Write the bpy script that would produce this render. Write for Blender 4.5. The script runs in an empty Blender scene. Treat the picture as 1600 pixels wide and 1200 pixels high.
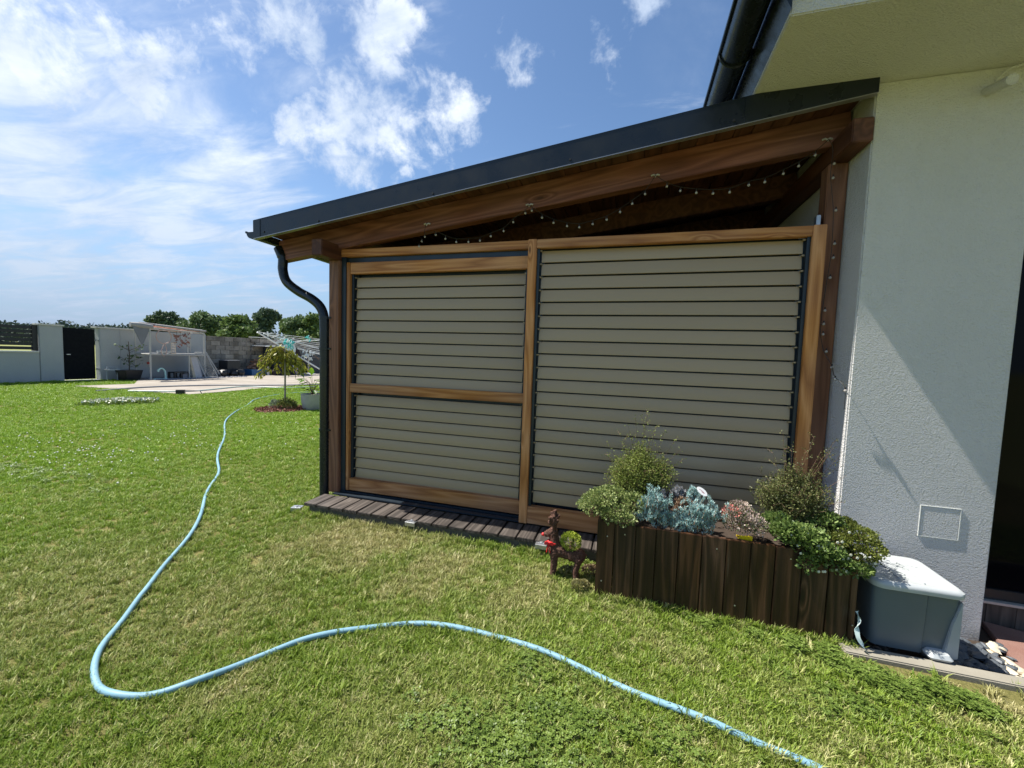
import bpy, bmesh, math, random
import numpy as np
from mathutils import Vector, Matrix, Euler
R = math.radians
random.seed(7); rng = np.random.default_rng(7)
scene = bpy.context.scene
COL = scene.collection

# ------------------------------------------------------------------ camera
F_PX, CX, CY, CAM_H = 632.0, 800.0, 600.0, 1.5
_down = np.array([490-CX, 10030-CY, F_PX]); _down /= np.linalg.norm(_down); _up = -_down
_x = -np.array([-1376-CX, 490-CY, F_PX]); _x /= np.linalg.norm(_x); _x -= _up*_x.dot(_up); _x /= np.linalg.norm(_x)
_y = np.cross(_up, _x)
if _y[2] < 0: _y = -_y
MW = np.array([_x, _y, _up]); CP = np.array([0, 0, CAM_H])
def ray(px, py): return MW @ np.array([px-CX, py-CY, F_PX])
def at_z(px, py, z=0.0): d = ray(px, py); return Vector(CP+d*(z-CP[2])/d[2])
def at_y(px, py, y): d = ray(px, py); return Vector(CP+d*y/d[1])
def at_x(px, py, x): d = ray(px, py); return Vector(CP+d*x/d[0])
def unit(px, py): d = ray(px, py); return d/np.linalg.norm(d)
cd = bpy.data.cameras.new('camera'); cam = bpy.data.objects.new('camera', cd); COL.objects.link(cam)
cd.sensor_width = 36; cd.lens = F_PX/1600*36; cd.clip_start = .05; cd.clip_end = 3000
m = Matrix([[MW[i][0], -MW[i][1], -MW[i][2]] for i in range(3)]).to_4x4(); m.translation = Vector(CP)
cam.matrix_world = m; scene.camera = cam
scene.view_settings.view_transform = 'Standard'; scene.view_settings.look = 'None'
scene.view_settings.gamma = 1; scene.view_settings.use_curve_mapping = False
scene.view_settings.exposure = 1.15

# ------------------------------------------------------------------ sun
SD = Vector((-1.0, -0.075, 1.574)).normalized()
sl = bpy.data.lights.new('sun', 'SUN'); sl.energy = 4.3; sl.angle = R(.5); sl.color = (1, .95, .87)
so = bpy.data.objects.new('sun', sl); COL.objects.link(so)
so.rotation_euler = SD.to_track_quat('Z', 'Y').to_euler(); so.location = SD*30

# ------------------------------------------------------------------ node helpers
class NT:
    def __init__(s, tree): s.t = tree; tree.nodes.clear()
    def n(s, typ, **kw):
        nd = s.t.nodes.new(typ)
        for k, v in kw.items():
            if k == 'ins':
                for a, b in v.items():
                    sock = nd.inputs[a]
                    if isinstance(b, bpy.types.NodeSocket): s.t.links.new(b, sock)
                    else:
                        if sock.type == 'RGBA' and isinstance(b, tuple) and len(b) == 3: b = (*b, 1)
                        sock.default_value = b
            else: setattr(nd, k, v)
        return nd
    def math(s, op, a, b=0.0, c=None, clamp=False):
        nd = s.n('ShaderNodeMath', operation=op, use_clamp=clamp, ins={0: a, 1: b})
        if c is not None: nd.inputs[2].default_value = c
        return nd.outputs[0]
    def vm(s, op, a, b=(0, 0, 0), out=0):
        nd = s.n('ShaderNodeVectorMath', operation=op, ins={0: a, 1: b}); return nd.outputs[out]
    def vscale(s, a, f): return s.n('ShaderNodeVectorMath', operation='SCALE', ins={0: a, 'Scale': f}).outputs[0]
    def noise(s, vec, scale=5., detail=4., rough=.55, dist=0., out='Fac'):
        return s.n('ShaderNodeTexNoise', ins={'Vector': vec, 'Scale': scale, 'Detail': detail, 'Roughness': rough, 'Distortion': dist}).outputs[out]
    def voro(s, vec, scale=5., feature='F1', out='Distance', rnd=1.):
        return s.n('ShaderNodeTexVoronoi', feature=feature, ins={'Vector': vec, 'Scale': scale, 'Randomness': rnd}).outputs[out]
    def ramp(s, fac, *st):
        nd = s.n('ShaderNodeValToRGB', ins={0: fac}); e = nd.color_ramp.elements
        while len(e) < len(st): e.new(.5)
        for q, (p, c) in zip(e, st):
            q.position = p; q.color = (*c, 1) if isinstance(c, tuple) else (c, c, c, 1)
        return nd.outputs[0]
    def mr(s, v, a, b, c=0., d=1., smooth=False):
        return s.n('ShaderNodeMapRange', interpolation_type='SMOOTHSTEP' if smooth else 'LINEAR', ins={0: v, 1: a, 2: b, 3: c, 4: d}).outputs[0]
    def mix(s, f, a, b, mode='MIX'):
        nd = s.n('ShaderNodeMix', data_type='RGBA', blend_type=mode)
        for i, v in ((0, f), (6, a), (7, b)):
            if isinstance(v, bpy.types.NodeSocket): s.t.links.new(v, nd.inputs[i])
            else: nd.inputs[i].default_value = (*v, 1) if isinstance(v, tuple) else v
        return nd.outputs[2]
    def bump(s, h, strength=.5, dist=.01, normal=None):
        nd = s.n('ShaderNodeBump', ins={'Height': h, 'Strength': strength, 'Distance': dist})
        if normal: s.t.links.new(normal, nd.inputs['Normal'])
        return nd.outputs[0]
    def mapping(s, v, scale=(1, 1, 1), loc=(0, 0, 0), rot=(0, 0, 0)):
        return s.n('ShaderNodeMapping', ins={'Vector': v, 'Scale': scale, 'Location': loc, 'Rotation': rot}).outputs[0]
    def obj(s): return s.n('ShaderNodeTexCoord').outputs['Object']
    def pos(s): return s.n('ShaderNodeNewGeometry').outputs['Position']
    def island(s): return s.n('ShaderNodeNewGeometry').outputs['Random Per Island']
    def rand(s): return s.n('ShaderNodeObjectInfo').outputs['Random']

def newmat(name):
    mt = bpy.data.materials.new(name); mt.use_nodes = True; return mt, NT(mt.node_tree)
def finish(N, col, rough=.6, metal=0., normal=None, spec=.5, extra=None):
    ins = {'Base Color': col, 'Roughness': rough, 'Metallic': metal, 'Specular IOR Level': spec}
    if extra: ins.update(extra)
    p = N.n('ShaderNodeBsdfPrincipled', ins=ins)
    if normal: N.t.links.new(normal, p.inputs['Normal'])
    N.n('ShaderNodeOutputMaterial', ins={0: p.outputs[0]})
    return p

def plain(name, col, rough=.5, metal=0., var=.12, scale=8., bump=.0, spec=.5):
    mt, N = newmat(name); o = N.pos()
    f = N.noise(o, scale, 5)
    d = tuple(c*(1-var) for c in col); l = tuple(min(1, c*(1+var)) for c in col)
    c = N.mix(f, d, l)
    r = N.mr(N.noise(o, scale*2.3, 4), .3, .7, max(0, rough-.08), min(1, rough+.1))
    finish(N, c, r, metal, N.bump(N.noise(o, scale*12, 3), bump, .002) if bump else None, spec)
    return mt

def wood(name, c_dark, c_mid, c_light, rough=.6, axis=0, ring=9., knot=1.2, bump=.25, wear=None, edge_wear=None):
    """planed timber with grain running along the object's own long axis, knots, and offsets per piece"""
    mt, N = newmat(name)
    o = N.obj(); r = N.rand()
    off = N.n('ShaderNodeCombineXYZ', ins={0: N.math('MULTIPLY', r, 37.), 1: N.math('MULTIPLY', r, 91.), 2: N.math('MULTIPLY', r, 53.)}).outputs[0]
    v = N.vm('ADD', o, off)
    sc = [1, 1, 1]; sc[axis] = .07
    ks = [1, 1, 1]; ks[axis] = .3
    kv = N.voro(N.mapping(v, tuple(k*1. for k in ks)), knot*4.2, 'F1', 'Distance')
    kmask = N.mr(kv, .0, .24, 1, 0, True)
    g0 = N.mapping(v, tuple(sc))
    w = N.noise(g0, 6, 2, .5)
    rings = N.math('ADD', N.math('MULTIPLY', w, ring), N.math('MULTIPLY', kmask, 1.6))
    saw = N.math('PINGPONG', rings, .5)
    ringf = N.mr(saw, 0, .5)
    sc2 = [1, 1, 1]; sc2[axis] = .025
    fine = N.noise(N.mapping(v, tuple(sc2)), 160, 4, .65)
    tone = N.math('ADD', N.math('MULTIPLY', ringf, .45), N.math('MULTIPLY', fine, .55))
    c = N.ramp(tone, (.18, c_dark), (.5, c_mid), (.82, c_light))
    kd = N.mr(kv, .02, .075, 1, 0, True)
    c = N.mix(N.math('MULTIPLY', kd, .75), c, tuple(x*.3 for x in c_dark))
    c = N.mix(.55, c, N.mix(N.math('MULTIPLY', r, 1.), tuple(x*.75 for x in c_mid), tuple(min(1, x*1.2) for x in c_mid)), 'MIX') if False else c
    hs = N.n('ShaderNodeHueSaturation', ins={'Color': c, 'Value': N.mr(r, 0, 1, .82, 1.14), 'Saturation': N.mr(N.noise(v, 1.3, 2), .3, .7, .88, 1.08)}).outputs[0]
    c = hs
    if wear:
        wm = N.mr(N.noise(N.mapping(v, tuple(sc)), 22, 6, .7), .60, .72, 0, 1, True)
        c = N.mix(N.math('MULTIPLY', wm, wear[1]), c, wear[0])
    ht = N.math('ADD', N.math('MULTIPLY', fine, .6), N.math('MULTIPLY', ringf, .35))
    finish(N, c, N.mr(fine, .3, .7, rough-.1, rough+.12), 0, N.bump(ht, bump, .004), .35)
    return mt

def leafmat(name, dark, mid, light, trans=.3, rough=.5, patch=3., tint=None):
    mt, N = newmat(name)
    i = N.island(); p = N.noise(N.pos(), patch, 3)
    f = N.math('ADD', N.math('MULTIPLY', i, .6), N.math('MULTIPLY', N.mr(p, .3, .7), .4))
    c = N.ramp(f, (.1, dark), (.5, mid), (.9, light))
    if tint: c = N.mix(N.mr(i, tint[1], tint[1]+.01), c, tint[0])
    b = N.n('ShaderNodeBsdfPrincipled', ins={'Base Color': c, 'Roughness': rough, 'Specular IOR Level': .35}).outputs[0]
    t = N.n('ShaderNodeBsdfTranslucent', ins={'Color': c}).outputs[0]
    N.n('ShaderNodeOutputMaterial', ins={0: N.n('ShaderNodeMixShader', ins={0: trans, 1: b, 2: t}).outputs[0]})
    return mt

# ------------------------------------------------------------------ world: sky and clouds
wd = bpy.data.worlds.new('World'); scene.world = wd; wd.use_nodes = True
N = NT(wd.node_tree)
sky = N.n('ShaderNodeTexSky', sky_type='NISHITA', sun_disc=False, sun_elevation=math.asin(SD.z),
          sun_rotation=math.atan2(SD.x, SD.y), altitude=300, air_density=1.0, dust_density=.7, ozone_density=1.3)
D = N.vm('NORMALIZE', N.n('ShaderNodeTexCoord').outputs['Generated'])
sep = N.n('ShaderNodeSeparateXYZ', ins={0: D})
zc = N.math('MAXIMUM', sep.outputs[2], 0.0)
inv = N.math('DIVIDE', 1.0, N.math('ADD', zc, .10))
P = N.vscale(N.n('ShaderNodeCombineXYZ', ins={0: sep.outputs[0], 1: sep.outputs[1], 2: 0.0}).outputs[0], inv)
# distorted direction for the cloud masses
dn = N.vscale(N.vm('SUBTRACT', N.noise(D, 9., 6, .62, out='Color'), (.5, .5, .5)), .15)
Dd = N.vm('ADD', D, dn)
def blobs(lst):
    acc = None
    for px, py, r, w in lst:
        u = unit(px, py); rr = r/632.0
        d = N.vm('DISTANCE', Dd, (float(u[0]), float(u[1]), float(u[2])), out='Value')
        g = N.mr(d, rr*.25, rr*1.25, w, 0, True)
        acc = g if acc is None else N.math('MAXIMUM', acc, g)
    return acc
puff = blobs([(575, 170, 80, 1.), (540, 240, 62, 1.), (470, 195, 55, .9), (500, 150, 50, .6), (590, 110, 48, .85), (640, 150, 42, .8), (700, 170, 58, .95), (705, 215, 42, .8),
              (618, 268, 20, .8), (605, 35, 48, 1.), (560, 30, 60, .7), (455, 20, 60, .8), (205, 97, 55, 1.), (280, 90, 45, .8), (60, 60, 75, 1.), (0, 20, 70, 1.),
              (185, 30, 55, .7), (790, 75, 40, .72), (805, 120, 30, .65), (930, 60, 34, .7), (400, 160, 38, .6), (375, 130, 50, .6), (1000, 10, 40, .5), (360, 60, 80, .62)])
veil = blobs([(0, 200, 170, 1.), (120, 250, 170, 1.), (60, 330, 190, .95), (210, 310, 150, .95), (330, 330, 150, .9), (380, 300, 120, .8), (250, 220, 130, .75), (30, 430, 150, .6),
              (330, 430, 170, .75), (430, 400, 110, .7), (150, 150, 100, .75), (480, 70, 110, .42), (330, 40, 120, .5), (550, 50, 100, .42), (430, 480, 90, .45)])
n_p = N.noise(D, 11., 10, .63, .2)
n_s = N.noise(N.mapping(P, (1.0, 2.6, 1.), rot=(0, 0, R(-32))), 1.5, 8, .6, .6)
n_g = N.noise(P, 1.1, 9, .6, .5)
dp = N.mr(N.math('ADD', N.math('MULTIPLY', puff, .62), N.math('MULTIPLY', N.math('SUBTRACT', n_p, .5), 2.1)), .22, .80, 0, 1, True)
dv = N.mr(N.math('ADD', N.math('MULTIPLY', veil, .70), N.math('MULTIPLY', N.math('SUBTRACT', n_s, .5), 1.9)), .12, .95, 0, .86, True)
# the rest of the sky (outside the photograph) carries the same broken cloud
front = N.vm('DOT_PRODUCT', D, tuple(float(q) for q in unit(420, 300)), out='Value')
dg = N.math('MULTIPLY', N.mr(n_g, .50, .72, 0, .8, True), N.mr(front, .72, .45))
dens = N.math('MAXIMUM', N.math('MAXIMUM', dp, dv), dg, clamp=True)
shade = N.mr(N.math('ADD', N.math('MULTIPLY', N.noise(D, 6.5, 7, .6), .45), N.math('MULTIPLY', n_s, .55)), .38, .60)
ccol = N.mix(shade, (.27, .33, .43), (.50, .53, .57))
ccol = N.mix(N.mr(sep.outputs[2], .02, .42, .82, 0), ccol, (.165, .225, .32))
hz = N.mr(sep.outputs[2], -.02, .30, .85, 0, True)
SKYK = .074
skyc = N.vscale(sky.outputs[0], SKYK)
skyc = N.n('ShaderNodeHueSaturation', ins={'Color': skyc, 'Saturation': 1.12, 'Value': 1.0}).outputs[0]
skyc = N.mix(hz, skyc, (.105, .175, .30))
fin = N.mix(dens, skyc, ccol)
N.n('ShaderNodeOutputWorld', ins={0: N.n('ShaderNodeBackground', ins={0: fin, 1: 1.0}).outputs[0]})

# ------------------------------------------------------------------ object helpers
def tagp(o, label=None, cat=None, group=None, kind=None):
    if label: o['label'] = label
    if cat: o['category'] = cat
    if group: o['group'] = group
    if kind: o['kind'] = kind
    return o
def link(o, parent=None):
    COL.objects.link(o)
    if parent: o.parent = parent
    return o
def thing(name, label, cat, loc=(0, 0, 0), rz=0, group=None):
    o = bpy.data.objects.new(name, None); link(o); o.location = loc; o.rotation_euler = (0, 0, rz)
    o.empty_display_size = .1
    return tagp(o, label, cat, group)
class MB:
    """collects shapes into one mesh"""
    def __init__(s): s.v = []; s.f = []; s.m = []
    def add(s, vs, fs, mi=0):
        b = len(s.v); s.v += [tuple(v) for v in vs]; s.f += [tuple(b+i for i in f) for f in fs]; s.m += [mi]*len(fs); return s
    def box(s, x0, x1, y0, y1, z0, z1, mi=0, mat=None):
        vs = [Vector(p) for p in ((x0, y0, z0), (x1, y0, z0), (x1, y1, z0), (x0, y1, z0), (x0, y0, z1), (x1, y0, z1), (x1, y1, z1), (x0, y1, z1))]
        if mat: vs = [mat @ p for p in vs]
        return s.add(vs, [(0, 3, 2, 1), (4, 5, 6, 7), (0, 1, 5, 4), (1, 2, 6, 5), (2, 3, 7, 6), (3, 0, 4, 7)], mi)
    def prism(s, poly, axis, a, b, mi=0):
        """extrude a 2D polygon along an axis ('x','y','z') from a to b"""
        def P3(p, t): return {'x': (t, p[0], p[1]), 'y': (p[0], t, p[1]), 'z': (p[0], p[1], t)}[axis]
        n = len(poly); vs = [P3(p, a) for p in poly]+[P3(p, b) for p in poly]
        fs = [tuple(range(n))[::-1], tuple(range(n, 2*n))]+[(i, (i+1) % n, n+(i+1) % n, n+i) for i in range(n)]
        return s.add(vs, fs, mi)
    def tube(s, pts, r, n=8, mi=0, cap=True, flat=1.):
        pts = [Vector(p) for p in pts]; rs = r if isinstance(r, (list, tuple)) else [r]*len(pts)
        base = len(s.v); prev = None; vs = []; fs = []
        for i, p in enumerate(pts):
            t = (pts[min(i+1, len(pts)-1)]-pts[max(i-1, 0)]).normalized()
            a = prev if prev else (Vector((0, 0, 1)) if abs(t.z) < .9 else Vector((1, 0, 0)))
            u = (a-t*a.dot(t)).normalized(); w = t.cross(u); prev = u
            for k in range(n):
                th = 2*math.pi*k/n; vs.append(p+(u*math.cos(th)*flat+w*math.sin(th))*rs[i])
        for i in range(len(pts)-1):
            for k in range(n): fs.append((i*n+k, i*n+(k+1) % n, (i+1)*n+(k+1) % n, (i+1)*n+k))
        if cap: fs += [tuple(range(n))[::-1], tuple((len(pts)-1)*n+k for k in range(n))]
        return s.add(vs, fs, mi)
    def lathe(s, prof, c=(0, 0, 0), n=24, mi=0):
        vs = []; fs = []; c = Vector(c)
        for r, z in prof:
            for k in range(n):
                th = 2*math.pi*k/n; vs.append(c+Vector((r*math.cos(th), r*math.sin(th), z)))
        for i in range(len(prof)-1):
            for k in range(n): fs.append((i*n+k, i*n+(k+1) % n, (i+1)*n+(k+1) % n, (i+1)*n+k))
        fs += [tuple(range(n))[::-1], tuple((len(prof)-1)*n+k for k in range(n))]
        return s.add(vs, fs, mi)
    def ball(s, c, r, n=8, mi=0, jit=0.):
        c = Vector(c); r = Vector(r) if not isinstance(r, (int, float)) else Vector((r, r, r))
        vs = [c+Vector((0, 0, r.z))]; fs = []; m_ = max(3, n//2)
        for i in range(1, m_):
            for k in range(n):
                a, b = math.pi*i/m_, 2*math.pi*k/n; j = 1+random.uniform(-jit, jit)
                vs.append(c+Vector((math.sin(a)*math.cos(b)*r.x, math.sin(a)*math.sin(b)*r.y, math.cos(a)*r.z))*1.0 if not jit else c+Vector((math.sin(a)*math.cos(b)*r.x*j, math.sin(a)*math.sin(b)*r.y*j, math.cos(a)*r.z*j)))
        vs.append(c-Vector((0, 0, r.z)))
        for k in range(n): fs.append((0, 1+k, 1+(k+1) % n))
        for i in range(m_-2):
            for k in range(n): fs.append((1+i*n+k, 1+(i+1)*n+k, 1+(i+1)*n+(k+1) % n, 1+i*n+(k+1) % n))
        L = len(vs)-1
        for k in range(n): fs.append((L, 1+(m_-2)*n+(k+1) % n, 1+(m_-2)*n+k))
        return s.add(vs, fs, mi)
    def build(s, name, mats, parent=None, smooth=False, bevel=0., origin=None, seg=2):
        me = bpy.data.meshes.new(name)
        vs = s.v
        if origin is not None: o3 = Vector(origin); vs = [tuple(Vector(v)-o3) for v in vs]
        me.from_pydata(vs, [], s.f)
        mats = mats if isinstance(mats, (list, tuple)) else [mats]
        for q in mats: me.materials.append(q)
        if len(mats) > 1: me.polygons.foreach_set('material_index', s.m)
        if smooth: me.polygons.foreach_set('use_smooth', [True]*len(s.f))
        me.validate(); me.update()
        bm = bmesh.new(); bm.from_mesh(me); bmesh.ops.recalc_face_normals(bm, faces=bm.faces)
        if bevel: bmesh.ops.bevel(bm, geom=list(bm.edges), offset=bevel, segments=seg, affect='EDGES', clamp_overlap=True)
        bm.to_mesh(me); bm.free()
        if smooth and hasattr(me, 'set_sharp_from_angle'): me.set_sharp_from_angle(angle=R(40))
        o = bpy.data.objects.new(name, me); link(o, parent)
        if origin is not None: o.location = origin
        return o
def piece(name, x0, x1, y0, y1, z0, z1, mat, parent=None, bevel=.003, jit=0., rot=None):
    """one box-shaped piece with its own origin at its centre"""
    c = Vector(((x0+x1)/2, (y0+y1)/2, (z0+z1)/2)); h = ((x1-x0)/2, (y1-y0)/2, (z1-z0)/2)
    o = MB().box(-h[0], h[0], -h[1], h[1], -h[2], h[2]).build(name, mat, parent, bevel=bevel, seg=1 if bevel < .003 else 2)
    o.location = c+Vector((random.uniform(-jit, jit), random.uniform(-jit, jit), random.uniform(-jit, jit)))
    if rot: o.rotation_euler = rot
    return o
def clone(o, parent=None, loc=None, rot=None, scale=None):
    c = o.copy(); COL.objects.link(c)
    if parent: c.parent = parent
    if loc is not None: c.location = loc
    if rot is not None: c.rotation_euler = rot
    if scale is not None: c.scale = scale
    return c
def board(name, p0, p1, w, t, mat, parent=None, bevel=.004, up=(0, 0, 1)):
    """straight timber from p0 to p1: long axis is its own X, width w (horizontal), height t"""
    p0 = Vector(p0); p1 = Vector(p1); L = (p1-p0).length; x = (p1-p0).normalized()
    z = Vector(up); z = (z-x*z.dot(x)).normalized(); y = z.cross(x)
    o = MB().box(-L/2, L/2, -w/2, w/2, -t/2, t/2).build(name, mat, parent, bevel=bevel)
    mm = Matrix((x, y, z)).transposed().to_4x4(); mm.translation = (p0+p1)/2
    o.matrix_world = mm
    if parent: o.matrix_parent_inverse = Matrix.Identity(4); o.matrix_basis = parent_inv(parent) @ mm
    return o
def parent_inv(p):
    mm = Matrix.LocRotScale(p.location, p.rotation_euler.to_quaternion(), p.scale)
    return mm.inverted()
def npmesh(name, V, Fq, mats, parent=None, mi=None, smooth=False):
    me = bpy.data.meshes.new(name); n = Fq.shape[1]
    me.vertices.add(len(V)); me.vertices.foreach_set('co', np.ascontiguousarray(V, np.float32).ravel())
    me.loops.add(Fq.size); me.loops.foreach_set('vertex_index', np.ascontiguousarray(Fq, np.int32).ravel())
    me.polygons.add(len(Fq)); me.polygons.foreach_set('loop_start', np.arange(0, Fq.size, n, dtype=np.int32))
    mats = mats if isinstance(mats, (list, tuple)) else [mats]
    for q in mats: me.materials.append(q)
    if mi is not None: me.polygons.foreach_set('material_index', mi.astype(np.int32))
    me.update(calc_edges=True); me.validate()
    o = bpy.data.objects.new(name, me); link(o, parent); return o
def rdirs(n):
    d = rng.normal(size=(n, 3)); return d/np.linalg.norm(d, axis=1, keepdims=True)
def leaves(name, pts, L, Wd, mats, parent=None, dirs=None, spread=1., mi=None, rounded=False):
    """one small leaf blade (a diamond) per point"""
    pts = np.asarray(pts, float); n = len(pts)
    L = np.broadcast_to(L, (n,))*rng.uniform(.7, 1.25, n); Wd = np.broadcast_to(Wd, (n,))*rng.uniform(.75, 1.2, n)
    r = rdirs(n)
    a = r if dirs is None else dirs+r*spread
    a = a/np.maximum(np.linalg.norm(a, axis=1, keepdims=True), 1e-6)
    b = np.cross(a, rdirs(n)); b /= np.maximum(np.linalg.norm(b, axis=1, keepdims=True), 1e-6)
    nn = np.cross(a, b)
    p0 = pts; p2 = pts+a*L[:, None]; mid = pts+a*(L*.5)[:, None]+nn*(L*.08)[:, None]
    p1 = mid+b*(Wd*.5)[:, None]; p3 = mid-b*(Wd*.5)[:, None]
    if rounded:
        q = .26
        V = np.stack([p0, pts+a*(L*q)[:, None]+b*(Wd*.42)[:, None], pts+a*(L*(1-q))[:, None]+b*(Wd*.42)[:, None], p2, pts+a*(L*(1-q))[:, None]-b*(Wd*.42)[:, None], pts+a*(L*q)[:, None]-b*(Wd*.42)[:, None]], 1).reshape(-1, 3)
        Fq = np.arange(n*6).reshape(n, 6)
    else:
        V = np.stack([p0, p1, p2, p3], 1).reshape(-1, 3); Fq = np.arange(n*4).reshape(n, 4)
    return npmesh(name, V, Fq, mats, parent, mi)
def catenary(a, b, sag, n=14):
    a = Vector(a); b = Vector(b)
    return [a.lerp(b, i/n)-Vector((0, 0, sag*4*(i/n)*(1-i/n))) for i in range(n+1)]
def spline(pts, n=10):
    """Catmull-Rom through the points"""
    P = [Vector(p) for p in pts]; P = [P[0]*2-P[1]]+P+[P[-1]*2-P[-2]]; out = []
    for i in range(1, len(P)-2):
        for k in range(n):
            t = k/n; a, b, c, d = P[i-1:i+3]
            out.append(.5*((2*b)+(c-a)*t+(2*a-5*b+4*c-d)*t*t+(3*b-a-3*c+d)*t**3))
    out.append(P[-2]); return out

# ------------------------------------------------------------------ materials
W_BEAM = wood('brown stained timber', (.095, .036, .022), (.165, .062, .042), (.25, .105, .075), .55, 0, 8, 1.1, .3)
W_BEAMZ = wood('brown stained timber upright', (.12, .050, .026), (.20, .085, .045), (.28, .13, .07), .55, 2, 8, 1.0, .3, wear=((.42, .30, .24), .35))
W_FRM = wood('honey stained timber', (.27, .100, .030), (.43, .185, .060), (.58, .29, .12), .5, 0, 9, 1.5, .22)
W_FRMZ = wood('honey stained timber upright', (.27, .100, .030), (.43, .185, .060), (.58, .29, .12), .5, 2, 9, 1.5, .22)
W_DECK = wood('weathered deck board', (.030, .024, .020), (.062, .050, .042), (.12, .10, .085), .75, 1, 10, .6, .6)
W_BOX = wood('dark walnut stain planks', (.013, .0058, .003), (.036, .0165, .008), (.11, .052, .026), .42, 2, 10, 1.0, .5, wear=((.16, .12, .09), .3))
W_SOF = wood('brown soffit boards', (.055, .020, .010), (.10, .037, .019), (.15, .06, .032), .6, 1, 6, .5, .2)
W_TILE = wood('wood look tile', (.05, .04, .033), (.10, .08, .066), (.16, .13, .105), .5, 2, 8, .3, .1)
mt, N = newmat('taupe powder coated aluminium'); p = N.pos(); r_ = N.rand()
c = N.mix(N.mr(r_, 0, 1), (.335, .248, .142), (.375, .28, .162)); c = N.mix(N.mr(N.noise(N.mapping(p, (.6, 1, 4)), 3, 6, .6), .45, .8, 0, .18), c, (.30, .27, .20))
finish(N, c, N.mr(N.noise(N.mapping(p, (1, 1, 5)), 6, 5), .3, .7, .30, .40), 0, None, .6); SLAT = mt
ANTH = plain('anthracite blue metal', (.020, .032, .045), .38, .3, .08, 5)
FASC = plain('anthracite roof flashing', (.012, .017, .023), .30, .2, .08, 3)
GUT = plain('dark graphite gutter', (.016, .022, .026), .24, .3, .1, 6)
STEEL = plain('galvanised steel', (.45, .46, .47), .35, .8, .15, 30, .1)
BLACK = plain('black plastic', (.012, .013, .015), .45, 0, .2, 12)
DARK = plain('near black blackout screen', (.012, .008, .006), .8, 0, .2, 5)
WHITEP = plain('white plastic', (.40, .425, .43), .42, 0, .14, 14, .1)
GREYP = plain('slate grey plastic', (.095, .12, .135), .38, 0, .08, 9, .05)
GREYP2 = plain('mid grey plastic', (.30, .33, .35), .4, 0, .06, 9)
TURQ = plain('turquoise plastic', (.10, .55, .50), .4, 0, .15, 8)
RED = plain('red ribbon satin', (.62, .02, .025), .4, 0, .2, 30)
YEL = plain('yellow plastic', (.85, .60, .01), .35, 0, .05, 8)
SOIL = plain('dark soil', (.045, .03, .02), .95, 0, .5, 60, .8)
BLUEC = plain('blue crate plastic', (.02, .09, .22), .45, 0, .15, 6)

def stucco(name, base, amp=1., sc=1.):
    mt, N = newmat(name); p = N.pos()
    g = N.noise(p, 105*sc, 5, .68, 0.)
    v = N.voro(p, 110*sc, 'F1')
    h = N.math('ADD', N.math('MULTIPLY', g, 1.), N.math('MULTIPLY', v, .45))
    h = N.math('ADD', h, N.math('MULTIPLY', N.noise(p, 22*sc, 2), .35))
    big = N.noise(p, 1.4, 5, .6)
    c = N.mix(N.mr(big, .3, .75), tuple(x*.92 for x in base), base)
    strk = N.mr(N.noise(N.mapping(p, (3., 3., .35)), 2.2, 6, .6), .55, .8, 0, .14)
    c = N.mix(strk, c, tuple(x*.6 for x in base))
    c = N.mix(N.mr(g, .3, .46, .22, 0), c, tuple(x*.7 for x in base))
    zz = N.n('ShaderNodeSeparateXYZ', ins={0: p}).outputs[2]
    dirt = N.math('MULTIPLY', N.mr(zz, .25, -.1), N.mr(N.noise(p, 9, 5), .35, .7))
    c = N.mix(N.math('MULTIPLY', dirt, .4), c, (.22, .2, .16))
    finish(N, c, .88, 0, N.bump(h, 1.0, .013*amp), .25); return mt
STUC = stucco('white scratch render', (.70, .695, .68))
STUCG = stucco('grey plastered boundary wall', (.42, .43, .43), .6, .3)
CONC = plain('kerb concrete', (.25, .23, .185), .85, 0, .22, 9, .5)
CAPC = plain('pale coping stone', (.62, .60, .56), .8, 0, .1, 3)
STONE = plain('black slate pebble', (.085, .097, .11), .5, 0, .3, 30, .3)
STONEL = plain('pale pebble', (.55, .48, .36), .6, 0, .2, 30, .3)
def paver_mat():
    mt, N = newmat('red brown concrete paving'); p = N.pos()
    f = N.noise(p, 350, 3, .7); b = N.noise(p, 6, 4)
    c = N.mix(N.mr(f, .35, .65), (.15, .075, .058), (.27, .15, .12)); c = N.mix(N.mr(b, .3, .8, 0, .35), c, (.33, .24, .2))
    finish(N, c, .85, 0, N.bump(f, .5, .002), .3); return mt
PAV = paver_mat()
def concrete_patio():
    mt, N = newmat('pale concrete patio'); p = N.pos()
    b = N.noise(p, 1.2, 6, .65); c = N.mix(N.mr(b, .3, .7), (.24, .21, .17), (.35, .315, .27))
    finish(N, c, .9, 0, N.bump(N.noise(p, 40, 4), .3, .004), .2); return mt
PATIO = concrete_patio()
def ground_mat(name, a, b, c3, s1=1.2, s2=40):
    mt, N = newmat(name); p = N.pos()
    c = N.mix(N.mr(N.noise(p, s1, 5, .6), .3, .7), a, b); c = N.mix(N.mr(N.noise(p, s2, 4, .7), .45, .75), c, c3)
    finish(N, c, .95, 0, N.bump(N.noise(p, s2, 5, .7), .8, .02), .1); return mt
SOILG = ground_mat('lawn thatch', (.15, .15, .045), (.24, .21, .085), (.07, .08, .02), 1.0, 70)
FIELD = ground_mat('distant grain field', (.26, .25, .09), (.16, .20, .06), (.20, .20, .08), .03, .4)

# ================================================================== LARGE STRUCTURE
# ---- ground
def sheet(name, poly, z, mat, kind='structure'):
    o = MB().add([(x, y, z) for x, y in poly], [tuple(range(len(poly)))]).build(name, mat); o['kind'] = kind; return o
sheet('field', [(-1500, -1500), (1500, -1500), (1500, 1500), (-1500, 1500)], -.26, FIELD)
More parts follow.
